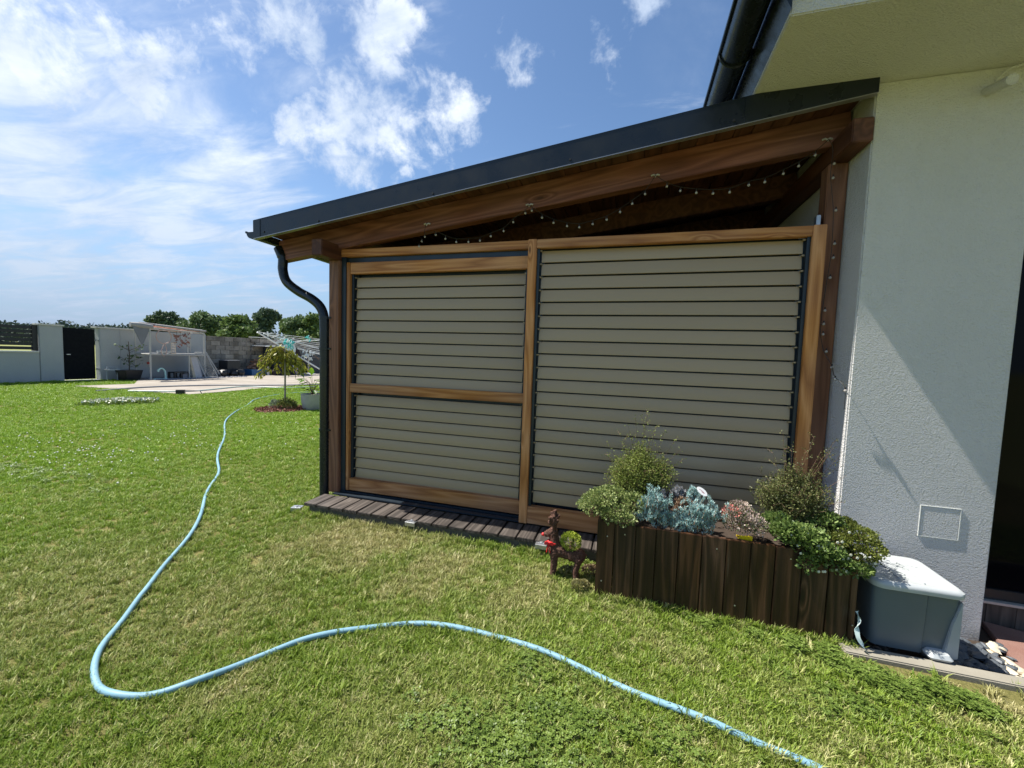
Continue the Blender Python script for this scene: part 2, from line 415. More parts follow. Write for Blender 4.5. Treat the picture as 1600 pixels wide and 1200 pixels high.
# lawn sheet with gentle unevenness
KERB_Y = 2.448
def lawn_h(x, y):
    return .010*math.sin(x*1.3+.4*y)+.008*math.sin(y*2.1-x*.6)-.012
def lawn_sheet():
    xs = np.concatenate([np.linspace(-20.79, -8, 40), np.linspace(-7.8, 5, 110)]); ys = np.linspace(-6, 30, 150)
    vs = [(x, y, lawn_h(x, y) if not (x > 1.28 and y > 2.50) else -.16) for y in ys for x in xs]
    nx = len(xs); fs = [(j*nx+i, j*nx+i+1, (j+1)*nx+i+1, (j+1)*nx+i) for j in range(len(ys)-1) for i in range(nx-1)]
    o = MB().add(vs, fs).build('lawn', SOILG, smooth=True); o['kind'] = 'structure'
lawn_sheet()
patio_poly = [(-18.2, 9.05), (-17.9, 10.6), (-20.3, 12.2), (-20.78, 12.6), (-20.78, 26), (-9, 26), (-12.2, 20), (-13.4, 15.0), (-13.0, 9.1)]
patio = sheet('patio', patio_poly, .022, PATIO)
bmp = MB().prism(patio_poly, 'z', -.05, .018).build('patio_base', CONC, patio)

# ---- the house
house = thing('house', 'white rendered house with deep stucco eaves, dark gutter and dark glass door', 'house', (1.335, 3.045, 0))
def hp(o): o.matrix_basis = parent_inv(house) @ o.matrix_basis; return o
WY, WX, WXR, SZ = 3.045, 1.335, 2.106, 3.214
b = MB().box(WX, WXR, WY, 3.36, -.2, SZ)  .box(WX, 1.585, 3.36, 9.0, -.2, SZ+.6).box(WXR, 5.2, WY, 3.36, 2.35, SZ).box(4.6, 5.2, WY, 9., -.2, 2.35).box(1.56, 5.2, 8.7, 9.0, -.2, SZ)
hp(b.build('wall', STUC, house, bevel=.008, seg=2))
EX, EY = .665, 2.385
# eaves box: soffit, front gable board, side board
b = MB().box(EX, 6.0, EY, 9.6, SZ, SZ+.17)
hp(b.build('soffit', STUC, house, bevel=.006))
# roof rising to the right
b = MB().prism([(EX-.05, SZ+.22), (EX+.06, SZ+.17), (6.2, SZ+2.3), (6.2, SZ+2.42), (EX-.05, SZ+.28)], 'y', EY-.08, 9.7)
hp(b.build('roof', GUT, house))
b = MB().prism([(EX+.1, SZ+.17), (6.0, SZ+.17), (6.0, SZ+2.2)], 'y', EY+.02, EY+.25)
hp(b.build('gable', STUC, house))
# half-round gutter along the eave
gx, gz, gr = .522, SZ+.19, .085
def half_gutter(gx, gz, gr, y0, y1, name, parent, th=.006):
    prof = [(gx+gr*math.cos(a), gz+gr*math.sin(a)) for a in [math.pi*(1+i/14) for i in range(15)]]
    inner = [(gx+(gr-th)*math.cos(a), gz+(gr-th)*math.sin(a)) for a in [math.pi*(1+i/14) for i in range(15)]][::-1]
    b = MB().prism(prof+inner, 'y', y0, y1)
    b.tube([(gx-gr-.006, y0, gz), (gx-gr-.006, y1, gz)], .011, 8)
    for yy in (y0, y1):
        b.prism(prof, 'y', yy-.002, yy+.002)
    return b.build(name, GUT, parent, smooth=True)
g = half_gutter(gx, gz, gr, EY-.35, 9.6, 'gutter', house); hp(g)
b = MB()
hp(MB().prism([(.61, SZ+.12), (.664, SZ+.02), (.664, SZ+.3), (.61, SZ+.24)], 'y', EY-.02, 9.6).build('drip_flashing', GUT, house))
for yy in (2.86,):
    b.tube([(gx+(gr+.006)*math.cos(a), yy, gz+(gr+.006)*math.sin(a)) for a in [math.pi*(1+i/16) for i in range(17)]]+[(EX, yy, gz+.05)], .007, 6)
br = b.build('gutter_bracket', GUT, house, smooth=True); hp(br)
for yy in (3.8, 4.8, 5.8):
    c = clone(br, house); c.location = br.location+Vector((0, yy-2.86, 0))
# service hatch on the wall
q = [at_y(px, py, WY) for px, py in ((1440, 790), (1502, 797), (1495, 845), (1434, 836))]
hx0, hx1, hz0, hz1 = q[0].x, q[1].x-.005, q[3].z, q[0].z
hp(MB().box(hx0, hx1, WY-.002, WY+.01, hz0, hz1).build('hatch', STUC, house, bevel=.003))
fr = MB()
for (a, b_, c_, d_) in ((hx0-.006, hx1+.006, hz1, hz1+.004), (hx0-.006, hx1+.006, hz0-.004, hz0), (hx0-.006, hx0-.002, hz0, hz1), (hx1+.002, hx1+.006, hz0, hz1)):
    fr.box(a, b_, WY-.0035, WY+.01, c_, d_)
hp(fr.build('hatch_frame', plain('hatch edge paint', (.66, .67, .63), .7), house))
# overflow pipe stub and cable
p0 = at_y(1541, 148, WY); p1 = at_y(1556, 118, WY-.14)
hp(MB().tube([Vector((p0.x, WY+.02, p0.z+.02)), Vector((p0.x+.01, WY-.09, p0.z)), Vector((p0.x+.012, WY-.15, p0.z-.012))], [.026, .026, .028], 12).build('pipe_stub', STUC, house, smooth=True))
hp(MB().tube(spline([(p0.x+.02, WY-.02, p0.z+.06), (p0.x+.12, WY-.03, SZ-.02), (p0.x+.5, WY-.04, SZ-.015), (p0.x+1.2, WY-.04, SZ-.015)]), .006, 6).build('cable', STUC, house))
# glass door right of the pier
mt, N = newmat('dark door glass'); finish(N, (.003, .003, .004), .06, 0, None, .08); GLASS = mt
GY = 3.27
zb = .06
hp(MB().box(WXR, 4.6, GY, GY+.02, zb+.07, 2.33).build('door_glass', GLASS, house))
hp(MB().box(WXR, 4.6, GY-.02, GY+.05, zb, zb+.068).box(WXR, WXR+.03, GY-.02, GY+.05, zb+.07, 2.34).box(2.9, 2.98, GY-.02, GY+.05, zb+.07, 2.34).build('door_frame', BLACK, house, bevel=.003))
hp(MB().box(WXR+.002, 4.6, GY-.05, GY+.06, zb-.018, zb-.001).build('door_sill', plain('sill metal', (.42, .41, .39), .4, .3), house, bevel=.002))
for i in range(16):
    x0 = WXR+.004+i*.15
    hp(piece('plinth_tile', x0, x0+.147, GY-.02, GY+.05, -.2, zb-.02, W_TILE, house, .0015))

# ---- paving by the door, kerb, pebbles
kerb = thing('kerb', 'pale concrete edging kerb between the lawn and the black pebbles', 'kerb', (1.2, KERB_Y, 0))
kx = 1.16
while kx < 5.0:
    o = piece('kerb_stone', kx, kx+.995, KERB_Y+.005, KERB_Y+.085, -.2, .012, CONC, None, .006); o.parent = kerb; o.location -= kerb.location; kx += 1.0
pebble_bed = sheet('pebble_bed', [(1.2, KERB_Y+.06), (2.6, KERB_Y+.06), (2.6, 3.3), (1.2, 3.3)], -.12, SOIL)
def pebble_mesh(seed, mat):
    random.seed(seed); b = MB().ball((0, 0, 0), (.030, .021, .011), 8, 0, .16); o = b.build('stone', mat, pebble_bed, smooth=True); return o
protos = [pebble_mesh(k, STONE) for k in range(4)]; protoL = [pebble_mesh(k+9, STONEL) for k in range(2)]
random.seed(5); first = set(); cnt = 0
def edge_x(y): return 1.93+(y-2.53)*.03+.0   # left edge of the red paving
for k in range(290):
    y = random.uniform(KERB_Y+.10, 2.99); x = random.uniform(1.28, 2.03+(y-2.55)*.30)
    if x < 1.68 and random.random() < .75: x = random.uniform(1.70, 2.0)
    src = random.choice(protos)
    if x > 1.955+(y-2.55)*.30 and random.random() < .5: src = random.choice(protoL)
    rot = (random.uniform(-.5, .5), random.uniform(-.5, .5), random.uniform(0, 6.28)); s = random.uniform(.75, 1.35)
    z = -.106+random.uniform(0, .03)
    if src.name not in first: first.add(src.name); src.location = (x, y, z); src.rotation_euler = rot; src.scale = (s, s, s)
    else: clone(src, pebble_bed, (x, y, z), rot, (s, s, s))
PVX, PVR = 2.245, -17
paving = thing('paving', 'red brown concrete paving slabs in front of the dark glass door', 'paving', (PVX, 3.255, -.088), R(PVR))
for i in range(4):
    for j in range(4):
        x0 = 0+i*.5; y0 = -.5*(j+1)
        if j > 2: continue
        o = piece('paving_slab', x0+(.0 if i else -.0), x0+.496, y0, y0+.496, -.06, 0, PAV, paving, .004)
random.seed(11)

# ---- the terrace shelter
SL = .130
def roofz(x): return 2.583+SL*(x+3.41)     # top of the rafters
sh = thing('terrace_shelter', 'brown timber lean-to terrace roof with anthracite edge against the white house', 'terrace roof', (-2.8, 3.3, 0))
def sp(o): o.matrix_basis = parent_inv(sh) @ o.matrix_basis; return o
PX0, PX1 = -2.83, -2.715
def post(x0, x1, y0, z1, z0=.1):
    return sp(piece('post', x0, x1, y0, y0+.115, z0, z1, W_BEAMZ, sh, .006))
post(PX0, PX1, 3.294, 2.37); post(1.215, 1.331, 3.294, 2.868)
post(PX0, PX1, 6.9, 2.37); post(1.215, 1.331, 6.9, 2.868)
# purlins running away from the viewer on the posts
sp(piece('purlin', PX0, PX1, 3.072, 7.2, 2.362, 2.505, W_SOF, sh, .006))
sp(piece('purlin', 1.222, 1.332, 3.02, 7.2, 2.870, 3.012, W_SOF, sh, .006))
# purlin end grain caps are the same piece; rafters parallel to the front
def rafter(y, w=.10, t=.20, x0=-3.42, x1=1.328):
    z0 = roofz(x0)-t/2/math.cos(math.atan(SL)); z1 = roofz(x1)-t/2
    return board('rafter', (x0, y+w/2, z0-.002), (x1, y+w/2, z1-.002), w, t, (W_BEAM if y < 3.5 else W_SOF), sh, .005)  # rear rafters take the darker soffit stain: under-roof shade put into their colour
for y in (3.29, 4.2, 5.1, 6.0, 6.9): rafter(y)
# roof boards (soffit) run front to back
th = math.atan(SL)
xx = -3.40; k = 0
proto_b = None
while xx < 1.30:
    L = min(.118, 1.331-xx)
    cxm = xx+L/2
    if proto_b is None:
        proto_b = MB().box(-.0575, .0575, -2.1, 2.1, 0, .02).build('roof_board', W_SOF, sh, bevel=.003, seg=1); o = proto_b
    else: o = clone(proto_b, sh)
    o.location = Vector((cxm, 3.02+2.1, roofz(cxm)+.001))-sh.location; o.rotation_euler = (0, -th, 0)
    if L < .117: o.scale = (L/.118, 1, 1)
    xx += .118
# roof covering
def zt(x, d): return roofz(x)+d
sp(MB().prism([(-3.42, zt(-3.42, .026)), (1.332, zt(1.332, .026)), (1.332, zt(1.332, .09)), (-3.42, zt(-3.42, .09))], 'y', 3.0, 7.35).build('roof_sheet', FASC, sh))
# front edge flashing: three lapped lengths with a bright folded lower hem
fz0 = lambda x: 2.516+SL*(x+3.41); FT = .163
fl = MB(); hem = MB()
for i, (a, c_, off) in enumerate([(-3.41, -3.33, -.004), (-3.33, .62, 0), (.62, 1.325, -.004)]):
    fl.prism([(a, fz0(a)), (c_, fz0(c_)), (c_, fz0(c_)+FT), (a, fz0(a)+FT)], 'y', 2.993+off, 2.999)
fl.prism([(-3.41, fz0(-3.41)+FT), (1.325, fz0(1.325)+FT), (1.325, fz0(1.325)+FT+.003), (-3.41, fz0(-3.41)+FT+.003)], 'y', 2.992, 3.12)
sp(fl.build('fascia', FASC, sh))
hem.prism([(-3.41, fz0(-3.41)-.006), (1.32, fz0(1.32)-.006), (1.32, fz0(1.32)-.0005), (-3.41, fz0(-3.41)-.0005)], 'y', 2.988, 3.03)
sp(hem.build('drip_edge', plain('bare folded metal edge', (.30, .29, .30), .35, .6), sh))
scr = None
for (px, py) in ((412, 362), (497, 345), (676, 302), (891, 249), (1147, 188)):
    p = at_y(px, py, 2.99)
    o = MB().tube([(0, .004, 0), (0, -.004, 0)], .009, 8).build('screw', BLACK, sh) if scr is None else clone(scr, sh)
    scr = scr or o; o.location = Vector((p.x, 2.990, p.z))-sh.location
# gutter on the low side with its downpipe
GX = -3.475; GZ = 2.590
g = half_gutter(GX, GZ, .062, 3.03, 7.3, 'gutter', sh); sp(g)
sp(MB().tube(spline([at_y(px_, py_, 3.30) for px_, py_ in ((436, 388), (442, 404), (442, 422), (448, 440), (466, 455), (487, 467), (500, 479), (506, 494), (507, 512))], 8), [.05]*8+[.045]*57, 14).build('downpipe_swan_neck', GUT, sh, smooth=True))
sp(MB().tube([(-2.882, 3.30, 1.82), (-2.882, 3.30, .02)], .045, 18).build('downpipe', GUT, sh, smooth=True))
for zz in (1.82, 1.52, .72):
    sp(MB().tube([(-2.882, 3.30, zz+.012), (-2.882, 3.30, zz-.012)], .052, 16).box(-2.87, -2.80, 3.285, 3.315, zz-.008, zz+.008).build('pipe_clip', GUT, sh, smooth=True))
# unseen rear and side screens, added to keep the inside dark; terrace floor
sp(MB().box(-2.72, 1.2, 6.95, 7.0, .1, 2.37).prism([(-2.8, 2.36), (1.2, 2.36), (1.2, roofz(1.2)-.2), (-2.8, roofz(-2.8)-.2)], 'y', 6.95, 7.0).build('rear_blackout', DARK, sh))
sp(MB().box(PX0+.03, PX0+.07, 3.41, 6.9, .1, 2.36).build('side_blackout', DARK, sh))
sp(MB().box(-2.8, 1.33, 3.42, 6.94, .02, .09).build('terrace_floor', W_DECK, sh))
# anthracite guide rails for the sliding screens
sp(MB().box(PX1+.001, -2.662, 3.33, 3.45, .1, 2.40).build('guide_post', ANTH, sh, bevel=.003))
sp(MB().box(-2.66, 1.19, 3.36, 3.46, 2.352, 2.398).build('upper_guide', ANTH, sh, bevel=.003))
sp(MB().box(-2.74, 1.19, 3.245, 3.30, .098, .112).box(-2.74, 1.19, 3.325, 3.37, .098, .118).build('floor_track', ANTH, sh, bevel=.003))
sp(piece('head_rail', -2.714, -.845, 3.325, 3.40, 2.402, 2.472, W_FRM, sh, .004))
p = at_y(1283, 345, 3.30)
sp(MB().box(1.165, 1.19, 3.28, 3.33, 2.45, 2.53).build('top_roller', STEEL, sh, bevel=.003))
for (px, py) in ((1262, 200), (1120, 262)): pass

# ---- sliding louvred screens
def slat_mesh(x0, x1):
    """shallow curved louvre blade, seen from outside; front face leans out a little at its lower edge"""
    b = MB(); prof = []
    for i in range(7):
        t = i/6; z = -.0464+t*.0928; y = -.0035+.012*(t-.35)**2+.010*t
        prof.append((y, z))
    prof = [(prof[0][0]+.012, prof[0][1]-.001)]+prof+[(prof[-1][0]+.014, prof[-1][1]+.001)]
    full = prof+[(y+.004, z) for y, z in prof[::-1]]
    b.prism(full, 'x', x0, x1); return b
def screen(name, label, x0, x1, z0, z1, yf, stile_l, stile_r, top, bot, mid=None, group='sliding louvred terrace screens', z_s=None, slat_z=()):
    t = thing(name, label, 'screen', ((x0+x1)/2, yf, z0), 0, group)
    O = t.location
    def P(o): o.location -= O; return o
    d = .06
    P(piece('stile', x0, x0+stile_l, yf, yf+d, z0, z1, W_FRMZ, t, .004)); P(piece('stile', x1-stile_r, x1, yf, yf+d, z0, z1, W_FRMZ, t, .004))
    a, c_ = x0+stile_l+.001, x1-stile_r-.001
    P(piece('top_rail', a, c_, yf+.004, yf+d, z1-top, z1-.003, W_FRM, t, .004))
    P(piece('bottom_rail', a, c_, yf+.003, yf+d, z0+.004, z0+bot, W_FRM, t, .004))
    if mid: P(piece('mid_rail', a, c_, yf+.003, yf+d-.01, mid[0], mid[1], W_FRM, t, .004))
    ys = yf+.058
    gl = MB(); w = .050
    gl.box(a+.001, a+.022, ys-.03, ys+.05, z0+bot, z1-top); gl.box(c_-.022, c_-.001, ys-.03, ys+.05, z0+bot, z1-top)
    gl.box(a+.022, a+w, ys+.012, ys+.05, z0+bot, z1-top); gl.box(c_-w, c_-.022, ys+.012, ys+.05, z0+bot, z1-top)
    gl.box(a+w+.001, c_-w-.001, ys+.046, ys+.05, z0+bot-.02, z1-top+.02)
    ro = gl.build('louvre_carrier', [ANTH], t); ro.location = -O; 
    sm = None; hk0 = None
    for z in slat_z:
        if sm is None:
            sm = slat_mesh(a+.034-(x0+x1)/2, c_-.034-(x0+x1)/2).build('slat', SLAT, t, smooth=True); o = sm
        else: o = clone(sm, t)
        o.location = (0, ys-yf, z-z0); o.rotation_euler = (random.uniform(-.006, .006), 0, 0)
        for xe in (a+.030, c_-.030):          # the slat's end hooks in the guide
            h = MB().box(-.010, .006, -.012, .012, -.004, .006).build('slat_hook', SLAT, o) if hk0 is None else clone(hk0, o)
            hk0 = hk0 or h; h.location = (xe-O.x, 0, .043)
    return t
ptch = .1073
rs = [2.335-.0+(.0)-ptch*i for i in range(20)]
RB = [z-.0 for z in rs]
screen('sliding_screen', 'larger right sliding screen, honey timber frame filled with closed taupe louvre slats behind the planter', -.842, 1.215, .103, 2.452, 3.23, .07, .08, .072, .150, None, slat_z=[2.323-.1052*i for i in range(20)])
screen('sliding_screen', 'smaller left sliding screen with a middle rail, beside the dark downpipe', -2.66, -.80, .125, 2.352, 3.335, .038, .06, .108, .125, (1.105, 1.19), slat_z=[2.17-.1045*i for i in range(10)]+[1.025-.1045*i for i in range(8)])
# loose cover strip on the foot of the left screen
# ---- deck in front of the screens
deck = thing('deck_step', 'narrow dark weathered board step on a concrete edge below the screens', 'deck', (-2.8, 3.0, 0))
xx = -2.83; k = 0
while xx < 1.0:
    w = .142
    o = piece('plank', xx, xx+w-.010, 2.975+random.uniform(-.006, .006), 3.243, .068, .094+random.uniform(-.002, .002), W_DECK, deck, .003)
    o.location -= deck.location; xx += w+.004
o = MB().box(-2.79, 1.2, 3.0, 3.24, -.1, .067).build('edge_beam', plain('damp concrete', (.085, .078, .066), .9, 0, .3, 14, .5), deck, bevel=.004); o.location = -deck.location
for (px, py, rz) in ((480, 787, .3), (649, 812, 0), (846, 852, 0)):
    p = at_z(px, py, .07 if px > 600 else .03)
    b = MB().box(-.045, .045, -.025, .04, -.004, .004).box(-.045, .045, -.028, -.022, -.03, .004).box(-.026, .026, -.0, .02, .004, .009)
    b.lathe([(.012, .009), (.012, .014), (.004, .015)], (0, .01, 0), 8)
    o = b.build('metal_bracket', STEEL, deck, bevel=.0015, seg=1); o.location = Vector((p.x, min(p.y, 2.98), p.z+.01))-deck.location; o.rotation_euler = (0, 0, rz)

# ================================================================== BOUNDARY
BX = -20.8
bw = thing('boundary_wall', 'grey plastered boundary wall with pale coping and gate piers behind the lawn', 'wall', (BX, 9, 0))
def bp(o): o.location = o.location-bw.location; return o
bp(piece('low_wall', BX-.25, BX, -8, 9.40, -.3, 1.09, STUCG, bw, .01)); bp(piece('coping', BX-.29, BX+.04, -8, 9.39, 1.091, 1.145, CAPC, bw, .008))
bp(piece('pier', BX-.27, BX+.02, 9.41, 10.05, -.3, 2.10, STUCG, bw, .01)); bp(piece('coping', BX-.31, BX+.06, 9.37, 10.09, 2.101, 2.155, CAPC, bw, .008))
bp(piece('pier', BX-.27, BX+.02, 11.16, 11.85, -.3, 2.12, STUCG, bw, .01)); bp(piece('high_wall', BX-.25, BX, 11.851, 15.48, -.3, 2.12, STUCG, bw, .01))
bp(piece('coping', BX-.31, BX+.06, 11.05, 12.9, 2.121, 2.175, CAPC, bw, .008))
fence = thing('slatted_fence', 'black horizontal slat fence panel standing on the low grey wall', 'fence', (BX-.1, 7, 1.15))
fo = None
for i in range(6):
    o = piece('slat', BX-.13, BX-.10, 3.0, 9.26, 1.19+i*.15, 1.30+i*.15, BLACK, fence, .004); o.location -= fence.location
for y in (3.0, 6.2, 9.26):
    o = piece('fence_post', BX-.16, BX-.07, y, y+.14, 1.15, 2.09, BLACK, fence, .004); o.location -= fence.location
gate = thing('garden_gate', 'plain black metal gate between the two grey wall piers', 'gate', (BX, 10.1, 0))
for nm, a, b_, z0, z1, m_ in (('gate_leaf', 10.09, 11.04, .06, 2.06, plain('matt black gate', (.004, .005, .007), .8, 0, .1, 4, 0, .2)),):
    o = piece(nm, BX-.12, BX-.07, a, b_, z0, z1, m_, gate, .006); o.location -= gate.location
for z in (.45, 1.62):
    o = MB().tube([(0, 0, -.05), (0, 0, .05)], .025, 8).box(-.05, .0, -.02, .10, -.03, .03).build('hinge', STEEL, gate); o.location = Vector((BX-.04, 11.08, z))-gate.location
o = piece('gate_handle', BX-.07, BX-.03, 10.16, 10.28, 1.02, 1.05, STEEL, gate, .004); o.location -= gate.location
o = piece('threshold', BX-.2, BX+.1, 10.1, 11.1, -.1, .035, CAPC, gate, .006); o.location -= gate.location
blk = thing('block_wall', 'unplastered grey concrete block wall behind the stored goods', 'wall', (BX, 15.5, 0))
mt, N = newmat('rough concrete block'); p = N.pos(); c = N.mix(N.mr(N.noise(p, 2.2, 5, .65), .3, .7), (.17, .15, .125), (.34, .31, .27))
c = N.n('ShaderNodeHueSaturation', ins={'Color': c, 'Value': N.mr(N.rand(), 0, 1, .72, 1.25)}).outputs[0]
finish(N, c, .95, 0, N.bump(N.noise(p, 30, 5, .7), .8, .02), .1); BLOCK = mt
pb = MB().box(-.12, .12, -.243, .243, -.113, .113).build('block', BLOCK, blk, bevel=.008, seg=1); firstb = True
for r_ in range(9):
    for i in range(17):
        y = 15.5+.25+i*.5+(.25 if r_ % 2 else 0)
        if y > 24: continue
        o = pb if firstb else clone(pb, blk); firstb = False
        o.location = (random.uniform(-.012, .012)-.13+(.12 if 18.2 < y < 19 else 0), y-15.5, .12+r_*.235-.05)
o = MB().box(-.21, -.05, -.0, 9.0, -.3, 2.05).build('mortar_core', plain('mortar', (.2, .185, .16), .95), blk)
o = piece('coping', BX-.26, BX+.14, 18.1, 19.15, 2.12, 2.16, CAPC, blk, .006); o.location -= blk.location

# ================================================================== TREES beyond the wall
LEAFT = [leafmat('tree leaves mid green', (.05, .085, .035), (.10, .16, .065), (.19, .26, .11), .22, .6, .35),  # greens lightened, greyed and blued: distance haze put into the leaf colour
         leafmat('tree leaves dark green', (.038, .07, .04), (.08, .125, .068), (.15, .21, .11), .2, .6, .35),
         leafmat('tree leaves light green', (.06, .10, .03), (.13, .20, .06), (.23, .30, .10), .25, .6, .35)]
BARK = plain('bark', (.09, .07, .05), .95, 0, .3, 6, .6)
def tree(px, top, dist, wpx, label, mi, name='tree', ls=.42, n=5200, cut=.30):
    d = ray(px, 520); d2 = Vector((d[0], d[1], 0)).normalized(); base = d2*dist; base.z = -.26
    u = ray(px, top); H = CAM_H+u[2]/math.hypot(u[0], u[1])*dist+.26; Wd = wpx*dist/F_PX*.86
    t = thing(name, label, 'tree', base, 0, 'trees beyond the boundary wall')
    pts = []; K = 26
    cs = []
    for k in range(K):
        th_ = random.uniform(0, 6.28); v = random.random()**.8; zz = H*(cut+(1-cut)*v*.9)
        rr = Wd*.5*math.sin(math.pi*min(1, (zz/H-cut*.55)/(1.08-cut*.55)))**.75*random.uniform(.25, .85)
        cs.append((rr*math.cos(th_), rr*math.sin(th_), zz, random.uniform(.13, .24)*Wd))
    cs.append((0, 0, H*.9, .13*Wd)); cs.append((0, 0, H*.7, .2*Wd))
    for (x, y, z, r_) in cs:
        k = n//len(cs); dd = rdirs(k); rad = r_*rng.uniform(.55, 1.08, k)**.6
        pts.append(np.array([x, y, z])+dd*rad[:, None]*np.array([1, 1, .8]))
    pts = np.concatenate(pts); pts = pts[(pts[:, 2] < H) & (pts[:, 2] > .5)]
    leaves('crown', pts, ls, ls*.8, LEAFT[mi], t)
    b = MB().tube([(0, 0, 0), (.1, .05, H*.25), (0, 0, H*.6), (0, 0, H*.82)], [.022*H, .018*H, .011*H, .004*H], 8)
    for k in range(6):
        c_ = cs[k]; b.tube([(0, 0, H*.3+k*.04*H), (c_[0]*.5, c_[1]*.5, c_[2]*.85), (c_[0], c_[1], c_[2])], [.009*H, .006*H, .003*H], 6)
    b.build('trunk', BARK, t, smooth=True)
for a in [(258, 488, 78, 40, 'rounded dark tree, leftmost of the tall ones, above the tarpaulin roll', 1),
          (284, 497, 84, 24, 'small round tree squeezed between the leftmost tall tree and the next big one', 1),
          (321, 487, 72, 50, 'broad mid green tree with a pointed top above the leaning boards', 0),
          (345, 501, 90, 26, 'low greyish tree in the gap right of the pointed tree', 1),
          (371, 493, 66, 46, 'light green broad tree above the black crate', 2),
          (355, 496, 88, 22, 'narrow dark tree just behind the light green tree', 1),
          (417, 484, 72, 48, 'tallest dark rounded tree, above the white bars of the clothes dryer', 1),
          (395, 499, 86, 26, 'low dark tree filling in left of the tallest tree', 1),
          (452, 497, 88, 30, 'low olive tree in the gap right of the tallest tree', 2),
          (468, 491, 64, 42, 'mid green tree left of the downpipe', 0),
          (492, 491, 62, 38, 'bright green tree partly hidden by the dark downpipe', 2)]:
    tree(*a)
# small distant trees on the skyline at the left
def far_wood():
    pts = []
    for k in range(130):
        px = -160+k*4.2; d = ray(px, 515); az = Vector((d[0], d[1], 0)).normalized(); dist = 330+random.uniform(-30, 60)
        u = ray(px, 505+(px-100)*.02-2.0*math.sin(k*.35)*(.5+.5*math.sin(k*.13))-(5 if k in (61, 62) else 0)); h = CAM_H+u[2]/math.hypot(u[0], u[1])*dist+random.uniform(-1.2, .6)
        n = 150; dd = rdirs(n); c_ = np.array([az.x*dist, az.y*dist, h*.5])
        pts.append(c_+dd*np.array([6, 6, h*.5])*rng.uniform(.6, 1, n)[:, None])
    for k in range(60):
        px = 380+k*5; d = ray(px, 515); az = Vector((d[0], d[1], 0)).normalized(); dist = 240
        n = 60; dd = rdirs(n); c_ = np.array([az.x*dist, az.y*dist, 5])
        pts.append(c_+dd*np.array([5, 5, 6])*rng.uniform(.6, 1, n)[:, None])
    o = leaves('distant_wood', np.concatenate(pts), 1.5, 1.3, leafmat('far wood', (.035, .06, .045), (.06, .09, .065), (.09, .12, .085), .1, .8, .05))
    tagp(o, 'low bluish line of distant woodland on the horizon above the gate', 'woodland', kind='stuff')
far_wood()
# ================================================================== PLANTER AND PLANTS
random.seed(21)
PXA, PXB, PYF, PYB, PZ = -.150, 1.245, 2.55, 2.93, .49
pl = thing('planter_box', 'long dark brown planter box of upright planks full of plants beside the white wall', 'planter', (PXA, PYF, 0))
def lp(o): o.location = o.location-pl.location; return o
edges = [930, 961, 994, 1026, 1061, 1098, 1136, 1174, 1213, 1255, 1297, 1333, 1345]   # joints between the front planks
xs = [at_y(e, 812+(e-935)*.16, PYF).x for e in edges]; xs[0] = PXA
for i in range(len(xs)-1):
    g0 = .004; w0, w1 = xs[i]+g0/2, xs[i+1]-g0/2
    lp(piece('plank', w0, w1, PYF+random.uniform(-.002, .002)+(.006 if i == 0 else 0), PYF+.022, -.06, PZ-.004+random.uniform(-.0015, .001), W_BOX, pl, .003, rot=(0, random.uniform(-.0015, .0015), 0)))
PXB = xs[-1]
for i in range(3):
    lp(piece('end_plank', PXB-.024, PXB-.002, PYF+.024+i*.118, PYF+.024+i*.118+.114, -.06, PZ-.004, W_BOX, pl, .003))
    lp(piece('end_plank', PXA+.002, PXA+.024, PYF+.024+i*.118, PYF+.024+i*.118+.114, -.06, PZ-.004, W_BOX, pl, .003))
lp(piece('back_board', PXA, PXB, PYB, PYB+.02, -.02, PZ-.004, W_BOX, pl, .003))
lp(piece('top_batten', PXA+.026, PXB-.026, PYF+.023, PYF+.045, PZ-.05, PZ-.012, W_BOX, pl, .003))
o = MB().box(PXA+.026, PXB-.026, PYF+.046, PYB, .3, PZ-.045).build('soil', SOIL, pl); o.location = -pl.location
scr = None
for i, (a, z) in enumerate([(k, z) for k in range(len(xs)-1) for z in (.41, .09)]):
    if a not in (0, len(xs)-2) and random.random() < .7: continue
    o = MB().tube([(0, .001, 0), (0, -.002, 0)], .0042, 8).build('screw', STEEL, pl) if scr is None else clone(scr, pl); scr = scr or o
    o.location = Vector(((xs[a]+xs[a+1])/2+random.uniform(-.015, .015), PYF-.001, z+random.uniform(-.02, .02)))-pl.location

